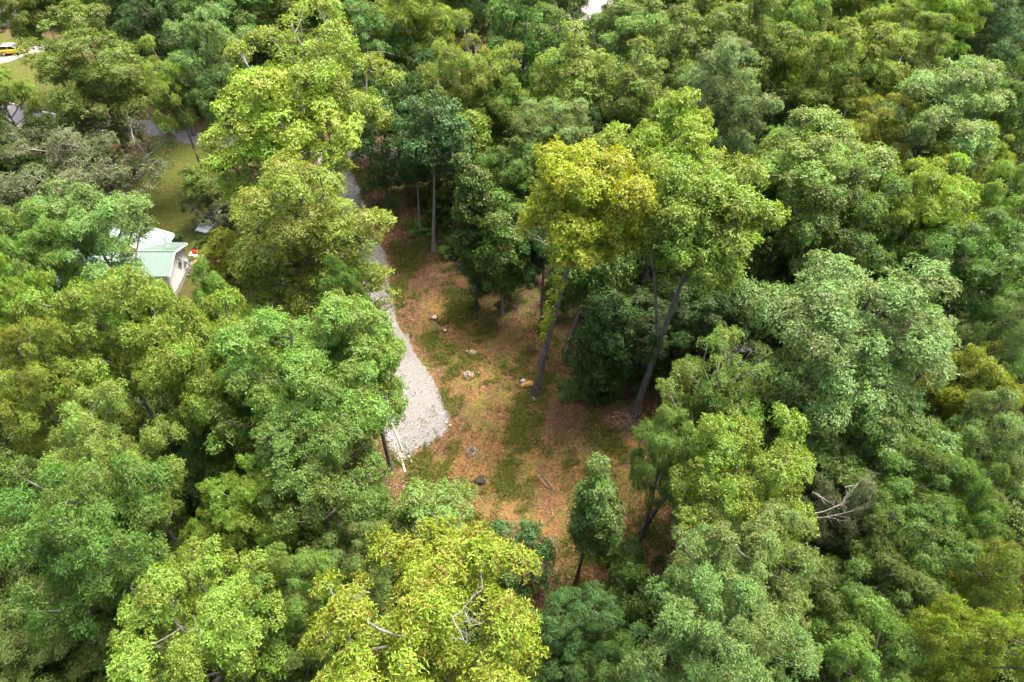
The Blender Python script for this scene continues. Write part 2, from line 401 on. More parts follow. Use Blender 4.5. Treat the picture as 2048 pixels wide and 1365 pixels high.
def build_drive():
    Rr = np.array(PX(DRIVE_R)); Ll = np.array(PX(DRIVE_L)); rng = np.random.default_rng(4)
    def dens(A):
        out = []
        for i in range(len(A)-1):
            for u in np.linspace(0, 1, 12, endpoint=False): out.append(A[i]*(1-u)+A[i+1]*u)
        out.append(A[-1]); return np.array(out)
    A, B = dens(Ll), dens(Rr)
    for _ in range(6):
        A[1:-1] = (A[:-2]+2*A[1:-1]+A[2:])/4; B[1:-1] = (B[:-2]+2*B[1:-1]+B[2:])/4
    n = 12; V = []
    for k in range(n+1):
        u = k/n; q = A*(1-u)+B*u
        if k in (0, n): q = q+rng.normal(size=q.shape)*0.16+0.22*np.stack([np.sin(np.arange(len(q))*0.43+k), np.cos(np.arange(len(q))*0.31+k)], 1)
        V.append(np.concatenate([q, (gh(q[:, 0], q[:, 1])+(-0.03 if k in (0, n) else 0.05))[:, None]], 1))
    V = np.stack(V, 1); m = len(A); i = np.arange(m*(n+1)).reshape(m, n+1)
    F = np.stack([i[:-1,:-1].ravel(), i[:-1,1:].ravel(), i[1:,1:].ravel(), i[1:,:-1].ravel()], 1)
    me = mesh_np('gravel_drive', V.reshape(-1, 3), F[:, ::-1], GRAVEL, True)
    tag(obj('driveway', me), 'grey gravel driveway ending in a rounded tongue at the clearing', kind='structure')
build_drive()

# ---------------------------------------------------------------- tree builder
def unit(v): return v/(np.linalg.norm(v, axis=-1, keepdims=True)+1e-9)
def make_leaves(rng, C, Nm, k, ln, wd, droop, cv, flat=0.35, spread=0.25):
    """C (n,3) rosette centres, Nm (n,3) axes: k kite-shaped leaves round each one"""
    n = len(C)
    ref = np.where(np.abs(Nm[:, 2:3]) > 0.9, np.array([[1.0, 0, 0]]), np.array([[0, 0, 1.0]]))
    t = unit(np.cross(Nm, ref)); b = np.cross(Nm, t)
    th = (np.arange(k)*2*math.pi/k)[None, :]+rng.uniform(0, 6.28, (n, 1))+rng.normal(0, 0.35, (n, k))
    d = np.cos(th)[..., None]*t[:, None]+np.sin(th)[..., None]*b[:, None]+Nm[:, None]*rng.normal(flat, 0.3, (n, k, 1))
    d = d+np.array([0, 0, -droop]); d = unit(d)
    L = ln*rng.uniform(0.7, 1.25, (n, k, 1)); W = wd*rng.uniform(0.75, 1.25, (n, k, 1))
    side = unit(np.cross(d, Nm[:, None]+rng.normal(0, 0.35, (n, k, 3))))
    up = np.cross(side, d)
    base = C[:, None]+rng.normal(0, spread, (n, k, 3))*ln+d*L*0.12
    tip = base+d*L-up*L*0.14
    mid = base+d*L*0.48+up*L*0.07
    V = np.stack([base, mid+side*W*0.5, tip, mid-side*W*0.5], 2).reshape(-1, 3)
    m = n*k; i = np.arange(m)*4
    F = np.concatenate([np.stack([i, i+2, i+1], 1), np.stack([i, i+3, i+2], 1)])
    lv = np.repeat(rng.uniform(0, 1, m), 4); c4 = np.repeat(np.repeat(cv, k), 4)
    return V, F, lv, c4

def tubes(chains, sides=6):
    """chains: list of (pts (m,3), radii (m)); one mesh"""
    Vs, Fs, off = [], [], 0
    for pts, rad in chains:
        m = len(pts); T = unit(np.gradient(pts, axis=0)); k = sides if rad[0] > 0.05 else 4
        ref = np.where(np.abs(T[:, 2:3]) > 0.95, np.array([[1.0, 0, 0]]), np.array([[0, 0, 1.0]]))
        a = unit(np.cross(T, ref)); b = np.cross(T, a)
        w = np.arange(k)*2*math.pi/k
        ring = pts[:, None]+rad[:, None, None]*(np.cos(w)[None, :, None]*a[:, None]+np.sin(w)[None, :, None]*b[:, None])
        Vs.append(ring.reshape(-1, 3)); i = np.arange(m*k).reshape(m, k)+off; j = np.roll(i, -1, 1)
        Fs.append(np.stack([i[:-1].ravel(), j[:-1].ravel(), j[1:].ravel(), i[1:].ravel()], 1)); off += m*k
    return np.concatenate(Vs), np.concatenate(Fs)

def gen_tree(name, seed, H=22., Rad=5.5, zc=15., up=5., dn=6., n=110, cr=1.35, per=110, k=6, leaf=(0.24, 0.11), droop=0.12, lean=(0, 0), tr=0.32,
             inner=0.45, lobes=0.28, taper=0.0, twigs=0, bark=None, tufts=(), fork=None, dead=0, flatc=0.7, nb=0, bs=0.36, sides=8, top_bias=0.0):
    """returns (trunk mesh, crown mesh) standing on the origin"""
    rng = np.random.default_rng(seed)
    lean = np.array([lean[0], lean[1], 0.0]); cc = lean+np.array([0, 0, zc])
    # clump centres through the crown's volume, mostly near its outside
    cand = n*6
    d = unit(rng.normal(size=(cand, 3))); r = inner+(1-inner)*rng.uniform(0, 1, cand)**0.55
    ph = rng.uniform(0, 6.28, 6); fr = rng.integers(2, 5, 6)
    az = np.arctan2(d[:, 1], d[:, 0]); el = np.arcsin(d[:, 2])
    lob = 1+lobes*(0.6*np.sin(fr[0]*az+ph[0])*np.cos(el)+0.5*np.sin(fr[1]*az+3*el+ph[1])+0.4*np.sin(fr[2]*az*1.0-4*el+ph[2]))
    vert = np.where(d[:, 2] > 0, up, dn)
    P = d*np.stack([np.full(cand, Rad), np.full(cand, Rad), vert], 1)*(r*lob)[:, None]
    rel = np.where(P[:, 2] > 0, P[:, 2]/up, P[:, 2]/dn)
    sc = 1-taper*np.clip(rel, 0, 1)+0.0
    P[:, :2] *= sc[:, None]
    keep = rng.uniform(0, 1, cand) < (0.75+0.25*rel+top_bias*rel); P = P[keep]
    # keep clumps apart
    sel = []; mind = cr*0.95
    for q in P:
        if len(sel) >= n: break
        if not sel or np.min(np.linalg.norm(np.array(sel)-q, axis=1)) > mind: sel.append(q)
        elif rng.uniform() < 0.06: sel.append(q)
    clump = np.array(sel)*1.0
    if nb:
        # billows: big boughs on the envelope, each a dome of clumps with shade between
        bo = []
        rn = np.linalg.norm(P/np.array([Rad, Rad, 1.0])*np.array([1, 1, 0])+np.stack([0*P[:, 0], 0*P[:, 0], np.where(P[:, 2] > 0, P[:, 2]/up, P[:, 2]/dn)], 1), axis=1)
        Q = P[(rn > 0.66) & (P[:, 2] > -0.62*dn)]
        for gap in (1.25, 1.0, 0.8):
            for q in Q:
                if len(bo) >= nb: break
                if not bo or np.min(np.linalg.norm(np.array(bo)-q, axis=1)) > Rad*bs*gap: bo.append(q)
        sub = []; per_b = max(3, int(n*0.86)//len(bo))
        for q in bo:
            rb = Rad*bs*rng.uniform(0.75, 1.2); o_ = unit(q/np.array([Rad, Rad, (up+dn)/2]))
            dd = unit(rng.normal(size=(per_b, 3))+0.5*o_+np.array([0, 0, 0.65]))
            sub.append(q*0.93+dd*rb*rng.uniform(0.55, 1.0, (per_b, 1))*np.array([1, 1, 0.75]))
        core = unit(rng.normal(size=(max(6, n//6), 3))+np.array([0, 0, 0.35]))*np.array([Rad, Rad, (up+dn)/2])*rng.uniform(0.15, 0.62, (max(6, n//6), 1)); core[:, :2] *= 0.9
        clump = np.concatenate(sub+[core])
    clump_r = cr*rng.uniform(0.65, 1.35, len(clump))
    world_c = clump+cc
    # skeleton -----------------------------------------------------------
    ht = zc+up*0.55; m = 14; s = np.linspace(0, 1, m)
    tp = np.stack([lean[0]*s**1.25*(ht/zc), lean[1]*s**1.25*(ht/zc), s*ht], 1)
    wv = rng.normal(0, 1, 4)*0.18
    tp[:, 0] += wv[0]*np.sin(s*5+wv[1]*9)*s; tp[:, 1] += wv[2]*np.sin(s*4+wv[3]*9)*s
    trad = tr*(1-0.82*s)+tr*0.55*np.exp(-s*ht/0.6)
    nodes = list(tp[5:]); parent = [-1]+list(range(0, m-6)); wt = [0]*len(nodes); chains = []; trunks = [(tp, trad)]
    if fork is not None:
        f0, end, rr = fork; i0 = int(f0*m); e = np.array(end); q = np.linspace(0, 1, 8)[:, None]
        fp = tp[i0]*(1-q)+e*q+np.array([0, 0, 1.0])*np.sin(q*math.pi)*0.5
        trunks.append((fp, np.linspace(rr, rr*0.3, 8)))
        b0 = len(nodes)
        for j in range(1, 8):
            nodes.append(fp[j]); parent.append(max(i0-5, 0) if j == 1 else len(nodes)-2); wt.append(0)
    order = np.argsort(np.linalg.norm(clump[:, :2], axis=1)+0.3*np.abs(clump[:, 2]))
    segs = []
    for ci in order:
        c = world_c[ci]; A = np.array(nodes); dv = c-A; dist = np.linalg.norm(dv, axis=1); hz = np.hypot(dv[:, 0], dv[:, 1])
        cost = dist+2.0*np.maximum(0, A[:, 2]-(c[2]-0.45*hz))
        pi = int(np.argmin(cost)); p = A[pi]; L = dist[pi]
        mid = (p+c)/2+np.array([0, 0, -0.08*L])+rng.normal(0, 0.08, 3)*L
        q = np.array([0.33, 0.66, 1.0])[:, None]
        pts = p*(1-q)**2+2*mid*q*(1-q)+c*q*q
        ids = [pi]
        for pt in pts: nodes.append(pt); parent.append(ids[-1]); wt.append(0); ids.append(len(nodes)-1)
        j = ids[-1]
        while j >= 0: wt[j] += 1; j = parent[j]
        segs.append(ids)
    A = np.array(nodes); w = np.array(wt, float)
    rad = 0.022+0.028*np.sqrt(np.maximum(w, 0))*(tr/0.32)
    for ids in segs: 
        rr = rad[ids].copy(); rr[0] = min(rr[0], rr[1]*1.25); chains.append((A[ids], rr))
    if twigs:
        for c, r_ in zip(world_c, clump_r):
            for _ in range(twigs):
                e = unit(rng.normal(size=3)+np.array([0, 0, 0.5])+0.8*unit(c-cc))*r_*rng.uniform(0.7, 1.15)
                chains.append((np.stack([c, c+e*0.5+rng.normal(0, 0.08, 3), c+e]), np.array([0.022, 0.014, 0.006])))
    if dead:
        top = world_c[np.argsort(-world_c[:, 2]-0.5*world_c[:, 0])[:dead]]
        for c in top:
            for _ in range(7):
                e = unit(rng.normal(size=3)*0.8+np.array([0.5, 0, 0.9]))*rng.uniform(1.2, 2.6)
                a = c+e*0.45+rng.normal(0, 0.15, 3)
                chains.append((np.stack([c, a, c+e]), np.array([0.05, 0.03, 0.012])))
                for _ in range(4):
                    f = unit(e+rng.normal(size=3)*1.3)*rng.uniform(0.4, 1.0); b0 = c+e*rng.uniform(0.3, 0.9)
                    chains.append((np.stack([b0, b0+f*0.5+rng.normal(0, 0.05, 3), b0+f]), np.array([0.022, 0.015, 0.007])))
    V1, F1 = tubes(trunks, sides+2); V2, F2 = tubes(chains, 5)
    trunk = mesh_np(name+'_trunk', np.concatenate([V1, V2]), np.concatenate([F1, F2+len(V1)]), bark or BARK, True)
    # foliage ------------------------------------------------------------
    cs, ns, cvs = [], [], []
    for c, r_, local in zip(world_c, clump_r, clump):
        cnt = int(per*(r_/cr)**2); out = unit(local/np.array([Rad, Rad, (up+dn)/2]))
        dd = unit(rng.normal(size=(cnt, 3))+0.55*out+np.array([0, 0, 0.55]))
        shell = rng.uniform(0.55, 1.05, (cnt, 1))**0.7
        lum = 1+0.25*np.sin(dd[:, :1]*5+dd[:, 1:2]*4+local[0]*3)
        p = c+dd*r_*shell*lum*np.array([1.08, 1.08, flatc])
        cs.append(p); ns.append(unit(dd+np.array([0, 0, 0.45])+rng.normal(0, 0.35, (cnt, 3)))); cvs.append(np.clip(np.full(cnt, rng.uniform(0, 1))+rng.normal(0, 0.18, cnt), 0, 1))
    for (tx, ty, tz, tr_, tn) in tufts:
        dd = unit(rng.normal(size=(tn, 3))); p = np.array([tx, ty, tz])+dd*tr_*rng.uniform(0.3, 1, (tn, 1))*np.array([1, 1, 1.3])
        cs.append(p); ns.append(unit(dd+np.array([0, 0, 0.6]))); cvs.append(rng.uniform(0.2, 1, tn))
    C = np.concatenate(cs); Nm = np.concatenate(ns); cv = np.concatenate(cvs)
    V, F, lv, c4 = make_leaves(rng, C, Nm, k, leaf[0], leaf[1], droop, cv)
    crown = mesh_np(name+'_crown', V, F, LEAF, False, {'lv': lv, 'cv': c4})
    q = V[::4]; rr = np.hypot(q[:, 0]-cc[0], q[:, 1]-cc[1]); z0, z1 = np.percentile(q[:, 2], [4, 99.5])
    return trunk, crown, dict(H=float(z1), R=float(np.percentile(rr, 96)), zc=float(z1-0.42*(z1-z0)))

def place(name, meshes, loc, rotz=0., scale=(1, 1, 1), color=(0.1, 0.14, 0.03), rust=0.0, label='', cat='tree', group=None, tilt=(0, 0)):
    e = empty(name, loc, rotz); e.scale = scale; e.rotation_euler = (tilt[0], tilt[1], rotz)
    tag(e, label, cat, group)
    obj('trunk', meshes[0], e)
    c = obj('crown', meshes[1], e); c.color = tuple(color)+(1.0-rust,)
    return e

PROTO = {}
def proto(key):
    if key not in PROTO: PROTO[key] = gen_tree(key, **SPECS[key])
    return PROTO[key]
SPECS = {
 'oakA': dict(seed=11, H=22, Rad=5.0, zc=15.5, up=4.6, dn=6.5, n=130, nb=25, bs=0.33, cr=0.92, per=70, k=7, leaf=(0.23, 0.105)),
 'oakB': dict(seed=12, H=22, Rad=5.0, zc=15.5, up=5.0, dn=7.0, n=130, nb=22, bs=0.36, cr=0.92, per=70, k=7, leaf=(0.23, 0.105), lobes=0.25),
 'oakC': dict(seed=13, H=22, Rad=5.0, zc=15.0, up=5.0, dn=6.5, n=120, nb=26, bs=0.33, cr=0.95, per=74, k=7, leaf=(0.24, 0.11), lobes=0.22, flatc=0.62),
 'popA': dict(seed=21, H=25, Rad=4.0, zc=16.0, up=8.0, dn=9.0, n=130, cr=1.1, per=62, k=6, leaf=(0.22, 0.14), taper=0.35, droop=0.18, flatc=0.85),
 'popB': dict(seed=22, H=25, Rad=4.0, zc=15.5, up=8.5, dn=9.0, n=140, nb=30, bs=0.34, cr=0.95, per=80, k=6, leaf=(0.22, 0.14), taper=0.3, droop=0.18, flatc=0.85, lobes=0.33),
 'deepA': dict(seed=91, H=24, Rad=4.6, zc=13.5, up=8.0, dn=11.0, n=180, nb=36, bs=0.34, cr=0.92, per=58, k=7, leaf=(0.22, 0.095), taper=0.2, droop=0.18),
 'deepB': dict(seed=92, H=24, Rad=4.6, zc=13.5, up=8.0, dn=11.0, n=180, nb=32, bs=0.36, cr=0.95, per=56, k=6, leaf=(0.22, 0.135), taper=0.3, droop=0.18, lobes=0.25),
 'airyA': dict(seed=31, H=24, Rad=5.2, zc=16.5, up=5.5, dn=6.5, n=120, nb=26, bs=0.34, cr=0.95, per=62, k=6, leaf=(0.24, 0.11), twigs=3, bark=BARKDEAD, lobes=0.4),
 'airyB': dict(seed=32, H=24, Rad=5.2, zc=16.5, up=5.5, dn=7.0, n=115, nb=22, bs=0.36, cr=0.95, per=60, k=6, leaf=(0.25, 0.11), twigs=3, bark=BARKDEAD, lobes=0.45),
 'fineA': dict(seed=41, H=23, Rad=5.0, zc=15.0, up=6.5, dn=8.5, n=160, nb=30, bs=0.32, cr=0.9, per=62, k=7, leaf=(0.21, 0.085), taper=0.15, droop=0.2),
 'fineB': dict(seed=42, H=23, Rad=5.0, zc=15.5, up=5.5, dn=7.5, n=160, nb=26, bs=0.34, cr=0.9, per=64, k=7, leaf=(0.22, 0.085), droop=0.18, lobes=0.25),
 'nearA': dict(seed=51, H=22, Rad=4.8, zc=16.0, up=4.5, dn=7.0, n=150, nb=27, bs=0.34, cr=0.8, per=72, k=7, leaf=(0.21, 0.07), droop=0.12, twigs=1, lobes=0.25, inner=0.45),
 'nearB': dict(seed=52, H=22, Rad=4.8, zc=16.0, up=4.5, dn=7.0, n=150, nb=23, bs=0.36, cr=0.8, per=72, k=7, leaf=(0.22, 0.075), droop=0.12, twigs=1, lobes=0.28, inner=0.45),
 'nearC': dict(seed=53, H=22, Rad=4.8, zc=15.5, up=5.0, dn=7.0, n=150, nb=25, bs=0.35, cr=0.8, per=76, k=6, leaf=(0.18, 0.095), droop=0.2, twigs=2, lobes=0.28, inner=0.45),
 'underA': dict(seed=61, H=9, Rad=2.5, zc=5.6, up=3.2, dn=3.8, n=60, cr=0.65, per=50, k=5, leaf=(0.22, 0.14), taper=0.35, tr=0.10, droop=0.35),
 'underB': dict(seed=62, H=9, Rad=2.5, zc=5.4, up=3.4, dn=3.6, n=60, nb=15, cr=0.6, per=52, k=6, leaf=(0.2, 0.10), lobes=0.35, tr=0.10),
 'grayA': dict(seed=71, H=11, Rad=5.8, zc=7.0, up=3.6, dn=5.0, n=130, nb=28, bs=0.3, cr=0.9, per=50, k=6, leaf=(0.21, 0.09), twigs=4, lobes=0.35, flatc=0.8, bark=BARKDEAD),
 'shrubA': dict(seed=81, H=3, Rad=1.5, zc=1.6, up=1.3, dn=1.5, n=36, cr=0.45, per=50, k=6, leaf=(0.17, 0.08), tr=0.05, twigs=1),
}

# leaf colours (linear albedo)
C_LIME = (0.228, 0.298, 0.034); C_YEL = (0.235, 0.275, 0.024); C_GREEN = (0.106, 0.178, 0.030); C_LIGHT = (0.162, 0.238, 0.042)
C_SAGE = (0.160, 0.232, 0.060); C_DARK = (0.050, 0.098, 0.018); C_BLUE = (0.072, 0.135, 0.034); C_OLIVE = (0.130, 0.184, 0.026)
C_GRAY = (0.128, 0.150, 0.058); C_MUST = (0.178, 0.208, 0.020); C_YG = (0.178, 0.245, 0.031)
TC = dict(lime=C_LIME, yel=C_YEL, green=C_GREEN, light=C_LIGHT, sage=C_SAGE, dark=C_DARK, blue=C_BLUE, olive=C_OLIVE, gray=C_GRAY, must=C_MUST, yg=C_YG)

# crown centre (x, y) and crown width in the photograph, tree height in metres, kind, leaf colour, label
T = [
 # far row
 (172,125,215,21,'deepA','olive','tall dark olive tree with yellowish top in the upper left corner'),
 (45,0,120,18,'oakA','olive','dim olive tree cut off by the upper left corner'),
 (-18,165,120,15,'oakC','yg','bright yellow green tree reaching in from the left edge above the road'),
 (305,45,150,20,'fineA','dark','dark green tree behind the tall olive tree in the upper left'),
 (425,120,170,22,'deepA','sage','blue green tree left of the big lime crown at the top'),
 (610,120,290,25,'airyA','lime','big lime yellow domed tree at the top with bare pale branch'),
 (330,140,140,20,'airyB','yg','thin yellowish tree with pale limbs above the lawn'),
 (450,0,170,20,'oakA','green','mid green tree on the top edge behind the big lime crown'),
 (745,100,150,20,'deepA','green','shaded green tree just right of the big lime crown'),
 (830,15,160,22,'oakC','yg','yellow green tree on the top edge, right of the shaded one'),
 (940,110,200,23,'airyB','yg','loose olive yellow tree with forked pale trunk, top centre'),
 (1045,70,150,22,'deepB','green','tall green tree just left of the pale road gap'),
 (1125,-15,130,18,'fineA','dark','dark tree on the top edge, left of the grass by the pale road'),
 (1280,55,190,20,'oakC','light','light green tree just right of the pale road gap'),
 (1150,160,180,22,'popA','yg','pointed bright yellow green tree below the pale road gap'),
 (1265,185,150,21,'deepB','light','light green tree between the pointed yellow green and tall sage trees'),
 (1110,265,170,18,'fineB','sage','grey green tree in front of the pointed yellow green tree'),
 (1000,200,150,18,'oakB','olive','olive tree in front of the loose olive yellow tree'),
 (1440,205,190,24,'deepA','sage','tall sage green tree with pale left top, upper right of centre'),
 (1465,65,230,23,'oakB','olive','wide olive tree behind the tall sage tree'),
 (1350,60,100,16,'fineA','gray','small dark grey tree between the light green and olive trees'),
 (1580,40,140,22,'oakC','light','light yellow green tree on the top edge, right of the wide olive one'),
 (1695,120,200,22,'oakA','yg','rounded yellow olive tree with dark foot, upper right'),
 (1830,85,150,20,'fineB','olive','dull olive tree right of the rounded yellow olive tree'),
 (1740,5,170,21,'oakB','yg','yellow green tree on the top edge behind the rounded yellow olive one'),
 (1895,20,140,20,'oakC','yg','yellow olive tree on the top edge near the upper right corner'),
 (1995,45,150,18,'fineA','blue','dark blue green tree in the upper right corner'),
 (1890,200,240,21,'oakC','sage','wide pale sage tree with open tiers, upper right'),
 (2025,190,140,20,'oakA','green','green tree on the right edge beside the wide pale sage tree'),
 (1740,250,160,18,'airyA','must','mustard yellow tree in front of the wide pale sage tree'),
 (1590,165,80,13,'underA','yg','small yellow green tree in the gap right of the tall sage tree'),
 (1620,225,130,15,'fineB','blue','small blue green tree above the broad tiered green tree'),
 (1640,330,280,21,'oakA','light','broad tiered green tree left of the mustard tree'),
 (1335,305,280,23,'oakB','lime','bright lime domed tree behind the golden clearing tree'),
 (1945,305,140,17,'airyB','must','second mustard tree, right of and below the first'),
 (1870,400,220,20,'oakC','yg','green tree with cauliflower clumps below the second mustard tree'),
 (2020,420,150,20,'oakA','light','light green tree on the right edge below the second mustard tree'),
 (1690,410,240,20,'oakC','green','green clumpy tree in front of the broad tiered tree'),
 (1580,400,130,17,'oakB','green','green tree between the clumpy one and the forked trunk tree'),
 (1960,520,220,19,'oakA','green','deep green clumpy tree right of the huge sage oak'),
 (1830,490,130,16,'oakB','green','green tree peeping over the huge sage oak'),
 (1718,650,385,23,'fineB','sage','huge pale sage tree, the largest crown on the right'),
 (1955,760,170,15,'oakB','must','mustard green tree at the right below the huge sage dome'),
 (2015,650,150,18,'fineA','sage','grey green tree on the right edge above the mustard one'),
 (1760,880,270,17,'nearC','green','green glossy tree below the huge sage dome'),
 (1985,895,180,18,'fineB','sage','sage tree on the right edge below the mustard one'),
 (1430,780,220,19,'airyA','light','light green tree with bare twiggy top right of the clearing'),
 (1335,890,150,17,'nearC','light','pale green tree top leaning over the right side of the clearing'),
 (1500,950,300,20,'nearC','yg','bright yellow green crown right of the clearing'),
 (1695,1020,170,17,'airyB','gray','pale straw green tree with long bare limbs, lower right'),
 (1815,975,210,17,'nearA','green','dark glossy tree right of the pale straw green tree'),
 (1935,1010,170,17,'nearB','green','deep green tree near the right edge below the sage one'),
 (1490,1130,290,20,'nearB','sage','pale sage crown below the bright yellow green one'),
 (1440,1275,330,21,'nearA','sage','big sage crown at the bottom, right of centre'),
 (1830,1095,210,17,'nearC','green','dark green crown in the lower right beside the olive one'),
 (1745,1190,230,16,'nearA','green','shaded green crown below the pale straw green tree'),
 (1975,1155,190,18,'fineA','olive','dull olive crown on the right edge, lower right'),
 (1950,1305,230,20,'nearB','yg','bright yellow green crown in the lower right corner'),
 (1745,1320,220,17,'nearC','light','green crown on the bottom edge left of the bright corner one'),
 (1165,1250,190,13,'nearB','blue','blue green crown at the bottom between the golden and sage crowns'),
 (1225,1345,170,11,'nearC','green','low green crown on the bottom edge beside the golden one'),
 (840,1262,470,21,'nearB','yel','huge golden yellow crown at the bottom centre with rusty leaf tips'),
 (1045,1105,160,9,'underB','blue','small blue green tree at the foot of the clearing'),
 (850,1010,180,8,'underB','light','low bright green tree at the lower left corner of the clearing'),
 (1275,1185,125,8,'underA','green','small green tree below the dark leaning trunk at lower right'),
 (300,585,95,10,'underB','light','light green small tree hiding the foot of the house'),
 (700,1105,160,15,'nearA','sage','blue green crown just above the golden yellow one'),
 (590,740,310,22,'fineB','light','great light green crown left of the gravel drive'),
 (640,915,280,19,'nearC','green','green crown below the great light green one'),
 (410,700,250,21,'oakC','yg','yellow green crown left of the great light green one'),
 (195,650,270,22,'oakC','yg','broad yellow green crown below the green roofed house'),
 (430,612,125,19,'oakB','light','light green crown just right of the white gable'),
 (60,760,210,22,'nearA','yg','olive yellow crown on the left edge at mid height'),
 (15,610,160,20,'oakB','yg','yellow green crown on the left edge under the lime one'),
 (60,490,150,18,'oakA','light','lime tinted crown on the left edge beside the sage tree'),
 (172,445,230,18,'oakC','sage','pale sage tree left of the green roof'),
 (555,258,275,23,'deepB','lime','tall lime yellow tree left of the drive\'s far end'),
 (610,452,292,23,'deepA','yg','tall light green tree right of the white car'),
 (685,592,110,17,'fineB','green','green crown edge above the poplar by the drive'),
 (726,695,178,20,'popB','light','bright green upright tree bordering the gravel drive'),
 (215,900,270,21,'nearB','light','pale green crown in the left with a dark gap to its right'),
 (145,1050,330,22,'nearA','green','large starry leaved green crown at the lower left edge'),
 (440,825,190,15,'oakA','green','green crown above the dark gap, left of centre'),
 (490,1010,180,16,'nearC','yg','rounded yellow green crown below the dark gap'),
 (410,930,170,9,'underB','green','shaded green crown right of the dark gap'),
 (425,1090,150,13,'nearB','yg','small yellow green crown below the rounded one'),
 (385,1260,340,20,'nearC','yg','bright green crown with pale twigs on the bottom edge, left'),
 (575,1190,190,17,'nearA','light','sage green crown just left of the golden yellow one'),
 (80,1270,260,12,'nearC','olive','low dark olive crown in the lower left corner'),
 (290,1150,140,8,'underA','green','low shaded green crown beside the starry leaved one'),
 (560,1330,200,13,'nearB','green','shaded green crown on the bottom edge left of the golden one'),
 # beyond the top edge
 (110,-75,150,22,'oakA','green','green tree top behind the tall dark olive tree'),
 (240,-45,170,22,'oakB','dark','dark tree on the top edge, upper left'),
 (370,-50,170,22,'oakC','green','green tree on the top edge above the blue green one'),
 (560,-65,180,22,'oakA','olive','olive tree top showing above the big lime crown'),
 (690,-50,180,22,'oakB','green','green tree on the top edge right of the big lime crown'),
 (940,-55,180,22,'fineB','green','green tree on the top edge above the loose olive yellow tree'),
 (1040,-50,120,20,'oakC','dark','dark tree on the top edge left of the dark roadside tree'),
 (1350,-45,170,20,'oakB','light','light tree on the top edge right of the pale road'),
 (1480,-50,170,22,'oakA','olive','olive tree on the top edge behind the wide olive tree'),
 (1660,-50,170,22,'oakC','olive','olive tree on the top edge, right of centre'),
 (1820,-50,170,22,'fineB','green','green tree on the top edge above the dull olive tree'),
 (1960,-60,180,22,'oakA','green','green tree on the top edge in the upper right corner'),
 # gray tree and shrubs by the lawn
 (165,300,300,13,'grayA','gray','wide grey olive tree above the lawn at the left'),
 (5,395,130,9,'grayA','gray','grey olive tree cut by the left edge'),
 (400,365,110,8,'underB','olive','dark olive small tree at the right edge of the lawn'),
 (425,410,95,5,'grayA','gray','small grey leaved tree over the white car'),
 (445,500,95,7,'underA','yel','golden green bush beside the red cans'),
 # behind the drive's right side
 (860,170,150,17,'oakB','dark','dark green tree behind the loose olive yellow tree\'s trunk'),
 (720,190,120,16,'fineA','dark','dark tree behind the far end of the drive'),
 (1025,340,130,16,'oakA','green','mid green tree behind the leafy column trunk'),
 (1205,250,110,15,'fineB','dark','dark sage tree above the bright lime domed tree'),
 (1310,220,90,14,'fineA','blue','small blue green tree left of the tall sage tree'),
 (1090,470,150,14,'oakB','dark','dark tree in the shade left of the golden clearing tree'),
 (1300,640,150,11,'oakA','dark','dark tree behind the forked trunk'),
 (1440,610,190,14,'oakB','dark','dark shaded tree between the forked trunk and the huge sage dome'),
 (1550,800,130,12,'fineA','dark','dark shaded tree at the lower left of the huge sage dome'),
 (1870,900,120,12,'oakB','dark','dark tree in the gap below the mustard green tree'),
 (1640,1000,120,12,'nearA','dark','dark shaded crown behind the pale straw green tree'),
 (1560,290,110,9,'underB','green','low green tree in the gap right of the tall sage tree'),
 (1520,330,80,10,'underA','green','small green tree above the forked tree crown\'s right side'),
]
rng0 = np.random.default_rng(77)
def add_tree(px, py, w, H, key, col, label):
    if 'tree' not in label.split() and 'dome,' not in label: label = label.replace('crown', 'tree', 1)
    meshes = proto(key); pr = meshes[2]; sz = H/pr['H']; zc = pr['zc']*sz
    p = at(px, py, zc); Rw = w*0.5*depth(p)/FOC; sx = 1.08*Rw/pr['R']
    c = np.array(TC[col])*rng0.uniform(0.93, 1.07, 3)*rng0.uniform(0.94, 1.08)
    nm = 'shrub' if H < 6 else ('small_tree' if H < 11 else 'broadleaf_tree')
    place(nm, meshes, (p[0], p[1], float(gh(p[0], p[1]))-0.1), rng0.uniform(0, 6.28), (sx, sx*rng0.uniform(0.94, 1.06), sz), c, 0.07 if col == 'yel' and H > 15 else 0.004,
          label, 'tree' if H >= 6 else 'bush', 'trees of the wood')
for t in T: add_tree(*t)

# ---------------------------------------------------------------- trees whose trunks show: base and top measured in the photograph
def hero(name, base, top, label, color, spec, crown=None, rust=0.004, group='trees of the wood', **kw):
    b = at(*base); t = at_y(*top, b[1]); H = t[2]
    c = at_y(*(crown or top), b[1]+kw.pop('cy', 0.0))
    wpx = kw.pop('w'); Rw = wpx*0.5*depth(c)/FOC
    hpx = kw.pop('h', None)
    up = max(H-c[2], 0.8)*0.85; dn = (hpx*depth(c)/FOC/0.8-up) if hpx else up*1.2
    z0 = float(gh(b[0], b[1]))-0.05
    s = dict(spec); s.update(kw); cr_ = s['cr']
    Rad = max(Rw-cr_*0.85, 0.35*Rw)/(1+0.40*s.get('bs', 0.36) if s.get('nb') else 1.0); dn = max(dn-0.8*cr_, 0.6)
    ms = gen_tree(name, H=H, Rad=Rad, zc=c[2], up=up, dn=dn, lean=(c[0]-b[0], c[1]-b[1]), **s)
    return place(name, ms, (b[0], b[1], z0), 0, (1, 1, 1), color, rust, label, 'tree', group)

big = dict(n=140, nb=26, bs=0.34, cr=0.95, per=72, k=6, leaf=(0.24, 0.12), tr=0.42, lobes=0.3)
